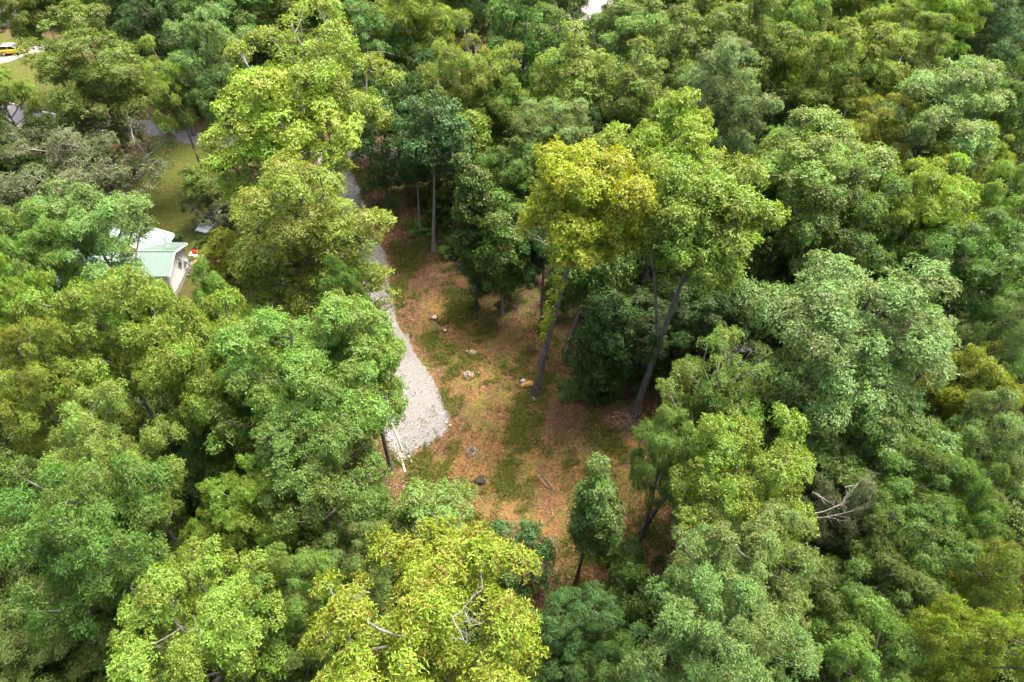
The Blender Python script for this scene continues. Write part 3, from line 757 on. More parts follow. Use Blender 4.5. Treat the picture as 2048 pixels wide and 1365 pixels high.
# golden tree standing in the clearing
b = at(1073, 785); zs = lambda py: at_y(1090, py, b[1])
tf = []
for (qx, qy, r_, n_) in [(1098,612,0.5,20),(1106,588,0.55,24),(1090,642,0.6,26),(1086,668,0.3,7),(1118,562,0.7,34),(1101,630,0.4,12)]:
    q = at_y(qx, qy, b[1]); tf.append((q[0]-b[0], -0.2, q[2], r_, n_))
hero('broadleaf_tree', (1073,785), (1150,285), 'golden yellow tree on a bare grey trunk inside the clearing', (0.275, 0.315, 0.024), big, crown=(1178,415), w=262, h=250, seed=301, tufts=tf, twigs=2, droop=0.3, tr=0.36, per=60)
# forked tree on the clearing's right edge
b2 = at(1268, 832); f_end = at_y(1303, 500, b2[1]+0.5)-np.array([b2[0], b2[1], 0])
hero('broadleaf_tree', (1268,832), (1420,345), 'yellow green tree on a tall forked trunk at the clearing edge', C_YG, big, crown=(1415,450), w=265, h=260, seed=302, tr=0.34, fork=(0.42, tuple(f_end), 0.17), n=140)
med = dict(n=60, cr=0.95, per=50, k=5, leaf=(0.24, 0.15), tr=0.14, lobes=0.3, droop=0.35)
hero('broadleaf_tree', (1134,712), (1180,470), 'tree on a slim pale trunk just behind the golden clearing tree', C_GREEN, med, crown=(1190,530), w=150, h=130, seed=303, tr=0.22, bark=BARKDEAD)
hero('broadleaf_tree', (776,410), (770,200), 'dark blue green tree overhanging the far end of the drive', C_BLUE, med, crown=(762,280), w=140, h=190, seed=304, n=75)
hero('broadleaf_tree', (868,505), (880,195), 'blue green tree on a crooked grey trunk beside the drive', C_BLUE, med, crown=(872,280), w=130, h=120, seed=305, tr=0.24, n=80, cr=1.0, bark=BARKDEAD)
hero('broadleaf_tree', (841,467), (830,235), 'slim tree with thin straight trunk left of the crooked one', C_BLUE, med, crown=(832,300), w=90, h=110, seed=306, tr=0.15, bark=BARKDEAD)
hero('broadleaf_tree', (905,475), (925,230), 'yellow green topped tree on thin dark trunk by the drive', C_YG, med, crown=(935,272), w=100, h=90, seed=307, tr=0.18, cr=0.8)
hero('broadleaf_tree', (953,616), (948,310), 'leafy column shaped tree at the clearing\'s upper right edge', (0.085, 0.135, 0.022), med, crown=(945,430), w=80, h=280, seed=308, n=95, cr=0.62, tr=0.2, bark=BARKDEAD)
hero('small_tree', (1005,632), (1012,390), 'bright mid green young tree right of the leafy column', (0.105, 0.17, 0.024), med, crown=(1010,490), w=125, h=180, seed=309, n=80, cr=0.75, bark=BARKDEAD)
hero('small_tree', (1206,797), (1205,590), 'dark green drooping young tree between the two clearing trunks', (0.065, 0.12, 0.022), med, crown=(1212,680), w=125, h=225, seed=310, n=85, cr=0.75)
hero('small_tree', (1152,1165), (1205,940), 'leafy column tree on the clearing\'s lower right side', (0.11, 0.175, 0.035), dict(med, leaf=(0.2, 0.1), k=6), crown=(1190,1035), w=105, h=250, seed=311, n=85, cr=0.62, lobes=0.35)
hero('small_tree', (1235,560), (1240,420), 'shaded green young tree behind the slim pale trunk', C_DARK, med, crown=(1240,490), w=130, h=120, seed=312)
hero('broadleaf_tree', (1284,1062), (1345,900), 'dark trunked tree leaning right over the lower clearing', C_LIGHT, dict(med, leaf=(0.2, 0.1), k=6), crown=(1380,940), w=150, h=120, seed=313, tr=0.24)
hero('broadleaf_tree', (1357,1152), (1400,985), 'brown trunked tree under the pale sage crown', C_LIGHT, dict(med, leaf=(0.2, 0.1), k=6), crown=(1420,1020), w=120, h=100, seed=314, tr=0.24)

# ---------------------------------------------------------------- bare limbs and dead twigs of single trees
def bare_spray(rng, root, direction, length, r0, levels=3, chains=None):
    """a forked leafless limb in world coordinates"""
    if chains is None: chains = []
    d = unit(np.array(direction, float)); m = 6; pts = [np.array(root, float)]
    for i in range(m-1):
        d = unit(d+rng.normal(0, 0.16, 3)+np.array([0, 0, 0.05])); pts.append(pts[-1]+d*length/(m-1))
    pts = np.array(pts); chains.append((pts, np.linspace(r0, r0*0.35, m)))
    if levels > 0:
        for i in range(1, m):
            for _ in range(int(rng.uniform() < 0.75)):
                e = unit(d+rng.normal(0, 0.75, 3)); bare_spray(rng, pts[i], e, length*rng.uniform(0.3, 0.5), max(r0*0.5, 0.007), levels-1, chains)
    return chains
def by_label(txt): return next(o for o in bpy.data.objects if o.get('label', '') == txt)
def add_limb(label, seed, root, direction, length, r0, levels=2, name='bare_limb'):
    p = by_label(label); ch = bare_spray(np.random.default_rng(seed), root, direction, length, r0, levels)
    V, F = tubes(ch, 5); o = obj(name, mesh_np(name, V, F, BARKDEAD, True), p)
    bpy.context.view_layer.update(); o.matrix_parent_inverse = p.matrix_world.inverted()
def dirpx(a, b, z): return at(*b, z[1])-at(*a, z[0])
def limb_px(label, seed, a, b, z0, z1, r0, levels=2):
    r0 = r0*0.5
    p, q = at(*a, z0), at(*b, z1); add_limb(label, seed, p, q-p, float(np.linalg.norm(q-p)), r0, levels)
L_LIME = 'big lime yellow domed tree at the top with bare pale branch'
limb_px(L_LIME, 1, (655,180), (765,158), 13, 14.5, 0.13, 2)
limb_px(L_LIME, 2, (560,170), (600,190), 15, 14, 0.08, 1)
limb_px('thin yellowish tree with pale limbs above the lawn', 3, (335,150), (385,152), 15, 16, 0.09, 2)
L_TW = 'light green tree with bare twiggy top right of the clearing'
for k_, (a, b) in enumerate([((1450,735),(1490,690)), ((1465,740),(1515,725)), ((1470,760),(1518,752)), ((1440,725),(1450,685))]):
    limb_px(L_TW, 10+k_, a, b, 17, 18.5, 0.06, 3)
limb_px('yellow green tree on a tall forked trunk at the clearing edge', 20, (1318,645), (1380,632), 9, 9.6, 0.07, 2)
L_ST = 'pale straw green tree with long bare limbs, lower right'
for k_, (a, b) in enumerate([((1600,1030),(1715,1065)), ((1625,1028),(1730,1020)), ((1625,985),(1655,1005)), ((1690,975),(1750,960))]):
    limb_px(L_ST, 30+k_, a, b, 16, 16.6, 0.09, 2)
L_GO = 'golden yellow tree on a bare grey trunk inside the clearing'
for k_, (a, b) in enumerate([((1085,480),(1050,440)), ((1095,490),(1056,468)), ((1120,520),(1065,450))]):
    limb_px(L_GO, 40+k_, a, b, 13, 14.5, 0.06, 2)
L_HG = 'huge golden yellow tree at the bottom centre with rusty leaf tips'
for k_, (a, b) in enumerate([((905,1235),(975,1190)), ((905,1235),(935,1290)), ((930,1225),(950,1260)), ((700,1195),(735,1190))]):
    limb_px(L_HG, 50+k_, a, b, 21.0, 21.6, 0.07, 2)
limb_px('bright green tree with pale twigs on the bottom edge, left', 60, (290,1215), (272,1180), 18, 19.5, 0.06, 2)
limb_px('bright green tree with pale twigs on the bottom edge, left', 61, (380,1260), (420,1240), 19, 19.5, 0.05, 2)

# leafless shrub in front of the forked trunk
rs = np.random.default_rng(70); r_ = at(1268, 862); ch = []
for (a, b, z1) in [((1262,860),(1222,828),2.4), ((1262,860),(1252,826),2.6), ((1262,858),(1275,835),2.0), ((1262,860),(1240,838),2.3)]:
    q = at(b[0], b[1], z1); bare_spray(rs, r_, q-r_, float(np.linalg.norm(q-r_)), 0.05, 3, ch)
V, F = tubes(ch, 4); V = V-np.array([r_[0], r_[1], 0])
PINKBARK = bark_material('pink_dead_bark', (0.24, 0.18, 0.17), (0.46, 0.37, 0.35))
e = empty('dead_shrub', (r_[0], r_[1], 0)); tag(e, 'leafless pinkish grey shrub at the foot of the forked trunk', 'shrub')
obj('twig_mass', mesh_np('twigs', V, F, PINKBARK, True), e)

# ---------------------------------------------------------------- undergrowth, grass, fallen leaves, gravel: uncountable masses
def stuff_material(name, stops, rough=0.8, trans=0.0, spec=0.15):
    m, nt, N, L, b = newmat(name); a = N.new('ShaderNodeAttribute'); a.attribute_name = 'lv'
    r = N.new('ShaderNodeValToRGB'); e = r.color_ramp.elements
    e[0].position = stops[0][0]; e[0].color = stops[0][1]+(1,); e[1].position = stops[-1][0]; e[1].color = stops[-1][1]+(1,)
    for p, c in stops[1:-1]: q = e.new(p); q.color = c+(1,)
    L.new(a.outputs['Fac'], r.inputs[0]); L.new(r.outputs[0], b.inputs['Base Color']); b.inputs['Roughness'].default_value = rough; b.inputs['Specular IOR Level'].default_value = spec
    if trans:
        t = N.new('ShaderNodeBsdfTranslucent'); L.new(r.outputs[0], t.inputs[0]); ms = N.new('ShaderNodeMixShader'); ms.inputs[0].default_value = trans
        L.new(b.outputs[0], ms.inputs[1]); L.new(t.outputs[0], ms.inputs[2]); L.new(ms.outputs[0], N['Material Output'].inputs['Surface'])
    return m
def build_undergrowth():
    rng = np.random.default_rng(5); n = 3400
    x = rng.uniform(-110, 110, n*5); y = rng.uniform(-4, 145, n*5)
    d = forest_mask(x, y); hx = (x > -50) & (x < -34.2) & (y > 49) & (y < 64)
    k = (d > 0.5) & (np.abs(x) < 26+0.8*y) & ~hx & (rng.uniform(0, 1, n*5) < np.where(d < 4, 1.0, 0.6)); x, y, d = x[k][:n], y[k][:n], d[k][:n]
    sc = np.clip(0.16+0.12*d, 0.1, 1.0)*rng.uniform(0.35, 1.0, len(x))
    me = mesh_np('undergrowth', np.stack([x, y, gh(x, y)-0.25*sc], 1), np.zeros((0, 3), int), None, False, {'size': sc, 'turn': rng.uniform(0, 6.28, len(x))})
    o = obj('undergrowth', me); tag(o, 'green undergrowth covering the shaded forest floor between the trunks', 'undergrowth', kind='stuff')
    mat = stuff_material('undergrowth_leaf', [(0.0, (0.030, 0.060, 0.008)), (0.5, (0.065, 0.115, 0.015)), (1.0, (0.12, 0.165, 0.03))], 0.5, 0.35, 0.3)
    ng = bpy.data.node_groups.new('undergrowth_scatter', 'GeometryNodeTree')
    ng.interface.new_socket('Geometry', in_out='INPUT', socket_type='NodeSocketGeometry'); ng.interface.new_socket('Geometry', in_out='OUTPUT', socket_type='NodeSocketGeometry')
    N, L = ng.nodes, ng.links; gi = N.new('NodeGroupInput'); go = N.new('NodeGroupOutput'); io = N.new('GeometryNodeInstanceOnPoints')
    oi = N.new('GeometryNodeObjectInfo'); oi.inputs['Object'].default_value = UNDER_SRC; oi.transform_space = 'ORIGINAL'
    sm = N.new('GeometryNodeSetMaterial'); sm.inputs['Material'].default_value = mat
    L.new(oi.outputs['Geometry'], sm.inputs['Geometry']); L.new(sm.outputs[0], io.inputs['Instance'])
    a = N.new('GeometryNodeInputNamedAttribute'); a.data_type = 'FLOAT'; a.inputs['Name'].default_value = 'size'
    t = N.new('GeometryNodeInputNamedAttribute'); t.data_type = 'FLOAT'; t.inputs['Name'].default_value = 'turn'
    cx = N.new('ShaderNodeCombineXYZ'); L.new(t.outputs[0], cx.inputs['Z']); L.new(cx.outputs[0], io.inputs['Rotation']); L.new(a.outputs[0], io.inputs['Scale'])
    L.new(gi.outputs[0], io.inputs['Points']); L.new(io.outputs[0], go.inputs[0])
    md = o.modifiers.new('scatter', 'NODES'); md.node_group = ng
UNDER_SRC = next(c for c in by_label('low bright green tree at the lower left corner of the clearing').children if c.name.startswith('crown'))
build_undergrowth()
def flat_leaves(rng, x, y, size, tilt=0.5, lift=0.02, ar=0.5):
    n = len(x); C = np.stack([x, y, gh(x, y)+lift], 1); Nm = unit(rng.normal(0, tilt, (n, 3))+np.array([0, 0, 1.0]))
    return make_leaves(rng, C, Nm, 1, size, size*ar, 0.0, np.zeros(n), flat=0.0, spread=0.1)
def scatter_clearing(rng, n, margin=-1.0):
    P = np.array(CLEARING); lo, hi = P.min(0), P.max(0)
    x = rng.uniform(lo[0]-2, hi[0]+2, n*4); y = rng.uniform(lo[1]-2, hi[1]+2, n*4)
    dd = polydist(DRIVE, x, y); k = (polydist(CLEARING, x, y) > margin) & ((dd < 0.05) | (rng.uniform(0, 1, n*4) < 0.05+0.5*np.exp(-np.maximum(dd, 0)/0.25))); return x[k][:n], y[k][:n]
def cheap_noise(x, y, s, seed):
    r = np.random.default_rng(seed); v = np.zeros_like(x)
    for i in range(7):
        a = r.uniform(0, 6.28); f = s*r.uniform(0.6, 2.4); v += np.sin((x*math.cos(a)+y*math.sin(a))*f+r.uniform(0, 6.28)+0.8*np.sin(y*f*0.7+i))/7**0.5
    return v
rng = np.random.default_rng(6)
x, y = scatter_clearing(rng, 42000, -3.0)
V, F, lv, _ = flat_leaves(rng, x, y, 0.20, 0.45, 0.02, 0.5)
M_LIT = stuff_material('fallen_leaves', [(0.0, (0.05, 0.028, 0.018)), (0.3, (0.13, 0.065, 0.038)), (0.6, (0.24, 0.12, 0.055)), (0.95, (0.30, 0.19, 0.10)), (1.0, (0.38, 0.30, 0.22))])
tag(obj('leaf_litter', mesh_np('leaf_litter', V, F, M_LIT, False, {'lv': lv})), 'brown fallen leaves strewn over the clearing', 'leaf litter', kind='stuff')
x, y = scatter_clearing(rng, 42000, -0.5)
k = cheap_noise(x, y, 0.9, 3)+0.6*cheap_noise(x, y, 2.5, 8)+rng.normal(0, 0.3, len(x)) > 0.45; x, y = x[k], y[k]
n = len(x); C = np.stack([x, y, gh(x, y)+0.01], 1)
V, F, lv, _ = make_leaves(rng, C, unit(rng.normal(0, 0.2, (n, 3))+np.array([0, 0, 1.0])), 5, 0.28, 0.055, -0.3, np.zeros(n), flat=0.8, spread=0.4)
M_GR = stuff_material('grass_blades', [(0.0, (0.085, 0.125, 0.018)), (0.5, (0.145, 0.19, 0.028)), (0.9, (0.22, 0.24, 0.05)), (1.0, (0.3, 0.25, 0.09))], trans=0.3)
tag(obj('grass', mesh_np('grass', V, F, M_GR, False, {'lv': lv})), 'thin green grass tufts coming up through the straw', 'grass', kind='stuff')
x, y = scatter_clearing(rng, 44000, 0.3)
k = cheap_noise(x, y, 0.55, 21)+rng.normal(0, 0.4, len(x)) > 0.35; x, y = x[k], y[k]
V, F, lv, _ = flat_leaves(rng, x, y, 0.34, 0.2, 0.025, 0.08)
M_ST = stuff_material('straw', [(0.0, (0.15, 0.08, 0.03)), (0.5, (0.26, 0.145, 0.05)), (1.0, (0.40, 0.27, 0.12))])
tag(obj('straw', mesh_np('straw', V, F, M_ST, False, {'lv': lv})), 'orange straw strewn over the clearing', 'straw', kind='stuff')
x, y = scatter_clearing(rng, 1300, -2.0); ch = []
for a_, b_ in zip(x, y):
    t_ = rng.uniform(0, 6.28); L_ = rng.gamma(2.0, 0.22); d_ = np.array([math.cos(t_), math.sin(t_), rng.normal(0, 0.06)])*L_; c_ = np.array([a_, b_, float(gh(a_, b_))+0.03]); r_ = rng.uniform(0.008, 0.022)
    ch.append((np.stack([c_-d_/2, c_+rng.normal(0, 0.04, 3)*np.array([1, 1, .3]), c_+d_/2]), np.array([r_, r_*0.9, r_*0.5])))
V, F = tubes(ch, 4); M_TW = plain('fallen_twigs', (0.16, 0.11, 0.08), 0.9, var=0.6, scale=0.7)
tag(obj('twig_litter', mesh_np('twig_litter', V, F, M_TW, True)), 'fallen twigs strewn over the clearing', 'twigs', kind='stuff')
# stones: coarse white gravel at the drive's rounded end and along its edge
def build_stones():
    rng = np.random.default_rng(9); D = np.array(DRIVE); lo, hi = D.min(0), D.max(0)
    x = rng.uniform(lo[0]-.5, hi[0]+.8, 120000); y = rng.uniform(lo[1]-.8, 66, 120000); d = polydist(DRIVE, x, y)
    e = at(860, 880)[1]
    pr = np.where(d > 0, 0.10+0.55*np.exp(-d/0.7)*np.exp(-np.maximum(y-e-5, 0)/6)+0.35*np.exp(-np.maximum(y-e, 0)/2.0), 0.22*np.exp(d/0.25))
    k = rng.uniform(0, 1, len(x)) < pr*0.6; x, y, d = x[k][:9000], y[k][:9000], d[k][:9000]; n = len(x)
    s = rng.uniform(0.018, 0.042, n)*(1+1.1*(rng.uniform(0, 1, n) < 0.12)*np.exp(-np.maximum(y-e, 0)/4))
    oc = np.array([[1,0,0],[0,1,0],[-1,0,0],[0,-1,0],[0,0,0.75],[0,0,-0.5]], float)
    V = oc[None]*s[:, None, None]*rng.uniform(0.6, 1.35, (n, 6, 1)); a = rng.uniform(0, 6.28, n); ca, sa = np.cos(a)[:, None], np.sin(a)[:, None]
    V = np.stack([V[..., 0]*ca-V[..., 1]*sa, V[..., 0]*sa+V[..., 1]*ca, V[..., 2]], 2)+np.stack([x, y, gh(x, y)+np.where(d > 0, 0.06, 0.02)], 1)[:, None]
    f = np.array([[0,1,4],[1,2,4],[2,3,4],[3,0,4],[1,0,5],[2,1,5],[3,2,5],[0,3,5]]); F = (f[None]+np.arange(n)[:, None, None]*6).reshape(-1, 3)
    m = stuff_material('stone', [(0.0, (0.13, 0.125, 0.12)), (0.6, (0.26, 0.255, 0.245)), (1.0, (0.58, 0.57, 0.56))], 0.8)
    tag(obj('gravel', mesh_np('gravel', V.reshape(-1, 3), F, m, False, {'lv': np.repeat(rng.uniform(0, 1, n), 6)})), 'loose pale gravel stones on the driveway and its edge', 'gravel', kind='stuff')
build_stones()

# ---------------------------------------------------------------- things lying in the clearing
WOODP = plain('weathered_pine', (0.30, 0.20, 0.13), 0.8, var=0.25, scale=6, bump=0.3)
WOODG = plain('pale_grey_board', (0.38, 0.33, 0.28), 0.8, var=0.2, scale=6, bump=0.3)
PVC = plain('white_pipe_plastic', (0.8, 0.8, 0.8), 0.4, var=0.05)
CUTWOOD = plain('cut_wood', (0.36, 0.25, 0.16), 0.85, var=0.3, scale=7, bump=0.4)
CHAR = plain('charred_wood', (0.035, 0.028, 0.025), 0.9, var=0.5, scale=6, bump=0.6)
RUSTLOG = plain('reddish_rotten_log', (0.19, 0.085, 0.05), 0.9, var=0.35, scale=5, bump=0.5)
ROCKO = plain('ochre_rock', (0.40, 0.21, 0.06), 0.9, var=0.4, scale=3, bump=0.6, bscale=8)
ROCKW = plain('pale_limestone', (0.42, 0.40, 0.37), 0.85, var=0.2, scale=4, bump=0.5, bscale=8)
def g3(p, dz=0.0): return np.array([p[0], p[1], float(gh(p[0], p[1]))+dz])
def plank(a, b, w, th, mat, label, lift=0.03, cat='plank', name='plank', bend=0.0):
    p, q = g3(at(*a), lift), g3(at(*b), lift); c = (p+q)/2; L = float(np.linalg.norm(q-p)); ang = math.atan2(q[1]-p[1], q[0]-p[0])
    m = MB(); n = 4; rg = random.Random(int(L*1000)); w = w*0.88
    rings = []
    for i in range(n+1):
        u = -L/2+L*i/n; z = bend*math.sin(math.pi*i/n)+rg.uniform(-.01, .01); dy = rg.uniform(-.01, .01); ww = w*rg.uniform(0.94, 1.04)
        rings.append([(u, dy-ww/2, z), (u, dy+ww/2, z+0.004), (u, dy+ww/2, z+th), (u, dy-ww/2, z+th)])
    m.loft(rings); o = m.build(name, mat, None, bevel=0.006)
    o.location = tuple(c+np.array([0, 0, th/2])); o.rotation_euler = (0, -math.atan2(q[2]-p[2], math.hypot(q[0]-p[0], q[1]-p[1])), ang)
    tag(o, label, cat, 'scrap lumber beside the gravel drive' if cat != 'log' else None); return o
plank((782,850),(799,882), 0.30, 0.05, WOODP, 'wide brown board at the top of the scrap lumber', 0.03)
plank((784,848),(807,906), 0.12, 0.08, WOODG, 'long pale beam lying along the gravel\'s left edge', 0.12)
plank((801,912),(811,946), 0.22, 0.06, WOODG, 'thick grey board end at the bottom of the scrap lumber', 0.05)
plank((793,880),(803,926), 0.16, 0.04, WOODP, 'narrow brown board half under the pale beam', 0.02)
plank((775,866),(786,881), 0.08, 0.05, PVC, 'short white strip in the leaves left of the beam', 0.04, 'strip', 'plastic_strip')
plank((796,917),(801,928), 0.09, 0.06, PVC, 'short white strip left of the thick grey board', 0.05, 'strip', 'plastic_strip')
plank((818,913),(824,926), 0.10, 0.06, PVC, 'white strip lying apart to the right of the boards', 0.05, 'strip', 'plastic_strip')
plank((789,891),(792,901), 0.07, 0.05, PVC, 'tiny white strip beside the brown board', 0.05, 'strip', 'plastic_strip')
plank((807,916),(811,921), 0.09, 0.05, PVC, 'stubby white piece above the thick grey board', 0.05, 'strip', 'plastic_strip')
plank((904,834),(917,850), 0.13, 0.05, RUSTLOG, 'reddish board at the gravel\'s right tip', 0.03)

def log_(name, pts, r, mat, label, cat='log', forks=2, seed=1):
    rg = np.random.default_rng(seed); P = np.array([g3(at(*p), r*0.8) for p in pts])
    t = np.linspace(0, len(P)-1, 9); Q = np.stack([np.interp(t, range(len(P)), P[:, i]) for i in range(3)], 1); Q[1:-1, :2] += rg.normal(0, 0.05, (7, 2))
    ch = [(Q, np.linspace(r, r*0.6, 9)*rg.uniform(0.9, 1.1, 9))]
    ends = []
    for _ in range(forks):
        i = rg.integers(2, 8); e = unit(np.array([rg.normal(), rg.normal(), 0.25]))*rg.uniform(0.3, 0.8)
        ch.append((np.stack([Q[i], Q[i]+e*0.5, Q[i]+e]), np.array([r*0.5, r*0.35, r*0.15])))
    V, F = tubes(ch, 7); c0 = P[0].copy(); o = obj(name, mesh_np(name, V-c0, F, mat, True), None, c0); tag(o, label, cat)
log_('log', [(1078,958),(1098,978)], 0.12, RUSTLOG, 'reddish rotten log in the lower middle of the clearing', seed=1)
log_('log', [(1085,950),(1110,985)], 0.07, BARK, 'thin dark log beside the reddish rotten log', seed=2)
log_('branch', [(946,968),(966,998)], 0.05, RUSTLOG, 'brown stick below the charred stump', 'branch', seed=3)
log_('branch', [(967,762),(975,778)], 0.04, BARK, 'short dark stick right of the ringed stump', 'branch', 1, seed=4)
log_('branch', [(1008,741),(1022,738)], 0.035, RUSTLOG, 'small red stick in the middle of the straw', 'branch', 1, seed=5)
log_('branch', [(1030,835),(1055,828)], 0.05, WOODP, 'pale fallen branch below the ochre rock', 'branch', 3, seed=6)
log_('branch', [(1140,920),(1155,905)], 0.05, BARK, 'dark fallen branch at the clearing\'s right', 'branch', 2, seed=7)
log_('branch', [(922,537),(935,545)], 0.05, WOODP, 'pale stick at the wooded edge left of the leafy column', 'branch', 2, seed=8)
log_('branch', [(1066,795),(1074,803)], 0.06, WOODG, 'pale broken root at the golden tree\'s foot', 'branch', 2, seed=9)
log_('branch', [(1100,1075),(1130,1110)], 0.04, BARKDEAD, 'grey forked twig beside the lower leafy column', 'branch', 4, seed=10)

def stump(px, r, h, mat, top, label, seed, ring=False, twigs_n=0, cat='stump', name='tree_stump'):
    rg = np.random.default_rng(seed); p = g3(at(*px)); e = empty(name, p); tag(e, label, cat)
    k = 18; w = np.arange(k)*2*math.pi/k; jag = 1+0.12*np.sin(w*3+seed)+rg.normal(0, 0.05, k)
    m = MB(); rings = []
    for (zz, s) in ((-0.15, 1.35), (0.05, 1.15), (h*0.6, 1.0), (h, 0.96)):
        rings.append([(r*s*jag[i]*math.cos(w[i]), r*s*jag[i]*math.sin(w[i]), zz+(rg.normal(0, 0.03) if zz == h else 0)) for i in range(k)])
    m.loft(rings); m.build('bark_ring', mat, e)
    m = MB(); m.loft([[(r*0.82*jag[i]*math.cos(w[i]), r*0.82*jag[i]*math.sin(w[i]), h-0.05) for i in range(k)], [(r*0.78*jag[i]*math.cos(w[i]), r*0.78*jag[i]*math.sin(w[i]), h+0.03+rg.normal(0, 0.02)) for i in range(k)]])
    m.build('cut_face', top, e)
    if ring:
        m = MB(); m.box((0.08, 0.02, h+0.08), (0.12, r*1.2, 0.09), Matrix.Rotation(0.3, 3, 'Z')); m.build('wood_chunk', WOODG, e, bevel=0.01)
        m = MB(); m.box((r*0.5, -r*0.4, h+0.06), (0.3, 0.1, 0.08), Matrix.Rotation(0.6, 3, 'Z')); m.build('wood_chunk', WOODP, e, bevel=0.01)
    if twigs_n:
        ch = []
        for _ in range(twigs_n):
            a = rg.uniform(0, 6.28); c = np.array([math.cos(a)*r*rg.uniform(0, 1.6), math.sin(a)*r*rg.uniform(0, 1.6), rg.uniform(0.03, h*1.2)]); b_ = rg.uniform(0, 6.28)
            d = np.array([math.cos(b_), math.sin(b_), rg.normal(0.1, 0.25)])*rg.uniform(0.3, 0.9); ch.append((np.stack([c-d/2, c+rg.normal(0, 0.03, 3), c+d/2]), np.array([0.03, 0.025, 0.012])))
        V, F = tubes(ch, 5); obj('twig_mass', mesh_np('twigs', V, F, BARKDEAD, True), e)
    return e
stump((937,752), 0.48, 0.22, CUTWOOD, BARK, 'round cut stump with pale wood chunks on it, in the straw', 1, ring=True)
stump((945,707), 0.38, 0.18, WOODG, CUTWOOD, 'pale broken stump above the ringed stump', 2, twigs_n=10)
stump((960,964), 0.42, 0.32, CHAR, CHAR, 'dark charred stump near the bottom of the clearing', 3)
stump((869,638), 0.36, 0.22, CHAR, CUTWOOD, 'small dark stump beside the drive\'s bend', 4, twigs_n=6)
stump((945,902), 0.32, 0.16, CUTWOOD, CHAR, 'low stump under a heap of twigs, below the gravel tip', 5, twigs_n=26)
stump((890,662), 0.25, 0.14, CHAR, CUTWOOD, 'flat little stump right of the drive\'s bend', 6, twigs_n=3)
def rock(px, dims, mat, label, seed, rot=0.0, name='rock'):
    rg = np.random.default_rng(seed); import bmesh
    bm = bmesh.new(); bmesh.ops.create_icosphere(bm, subdivisions=3, radius=0.5); f = rg.normal(0, 1, (5, 3))
    for v in bm.verts:
        n = sum(math.sin(float(f[i] @ np.array(v.co))*5+i) for i in range(5)); v.co *= 1+0.09*n
        v.co = Vector((v.co.x*dims[0], v.co.y*dims[1], v.co.z*dims[2]))
    me = bpy.data.meshes.new(name); bm.to_mesh(me); bm.free(); me.materials.append(mat)
    p = g3(at(*px), dims[2]*0.18); o = obj(name, me, None, p, rot); tag(o, label, 'rock')
rock((1055,771), (1.5, 0.7, 0.5), ROCKO, 'low ochre boulder left of the golden tree\'s trunk', 1, 0.1)
rock((1045,763), (0.5, 0.42, 0.4), ROCKW, 'white stone on the ochre boulder\'s left shoulder', 2)
rock((957,746), (0.2, 0.16, 0.12), ROCKW, 'small white stone right of the ringed stump', 3)
rock((934,704), (0.35, 0.22, 0.3), ROCKW, 'pale upright chunk beside the broken stump', 4, 0.5)
rock((886,703), (0.24, 0.16, 0.14), ROCKW, 'little pale stone in the straw near the drive', 5)
for i_, (a, b) in enumerate([(884,829),(893,846),(900,852),(889,862)]):
    rock((a, b), (0.3-0.04*i_, 0.24, 0.16), ROCKW, ['large white stone at the gravel tip, uppermost of four', 'white stone at the gravel tip, second from above', 'white stone at the outermost point of the gravel tip', 'white stone at the gravel tip, lowest of four'][i_], 10+i_, i_)
# dried fern clump
rg = np.random.default_rng(3); p = g3(at(1063,705)); n = 90; dd = unit(rg.normal(size=(n, 3))+np.array([0, 0, 0.5])); C = dd*np.array([0.5, 0.5, 0.35])*rg.uniform(0.4, 1, (n, 1))+np.array([0, 0, 0.15])
V, F, lv, _ = make_leaves(rg, C, dd, 6, 0.2, 0.06, 0.2, np.zeros(n)); o = obj('dried_fern', mesh_np('dried_fern', V, F, M_LIT, False, {'lv': lv}), None, p)
tag(o, 'round dried brown fern clump behind the golden tree\'s trunk', 'fern')

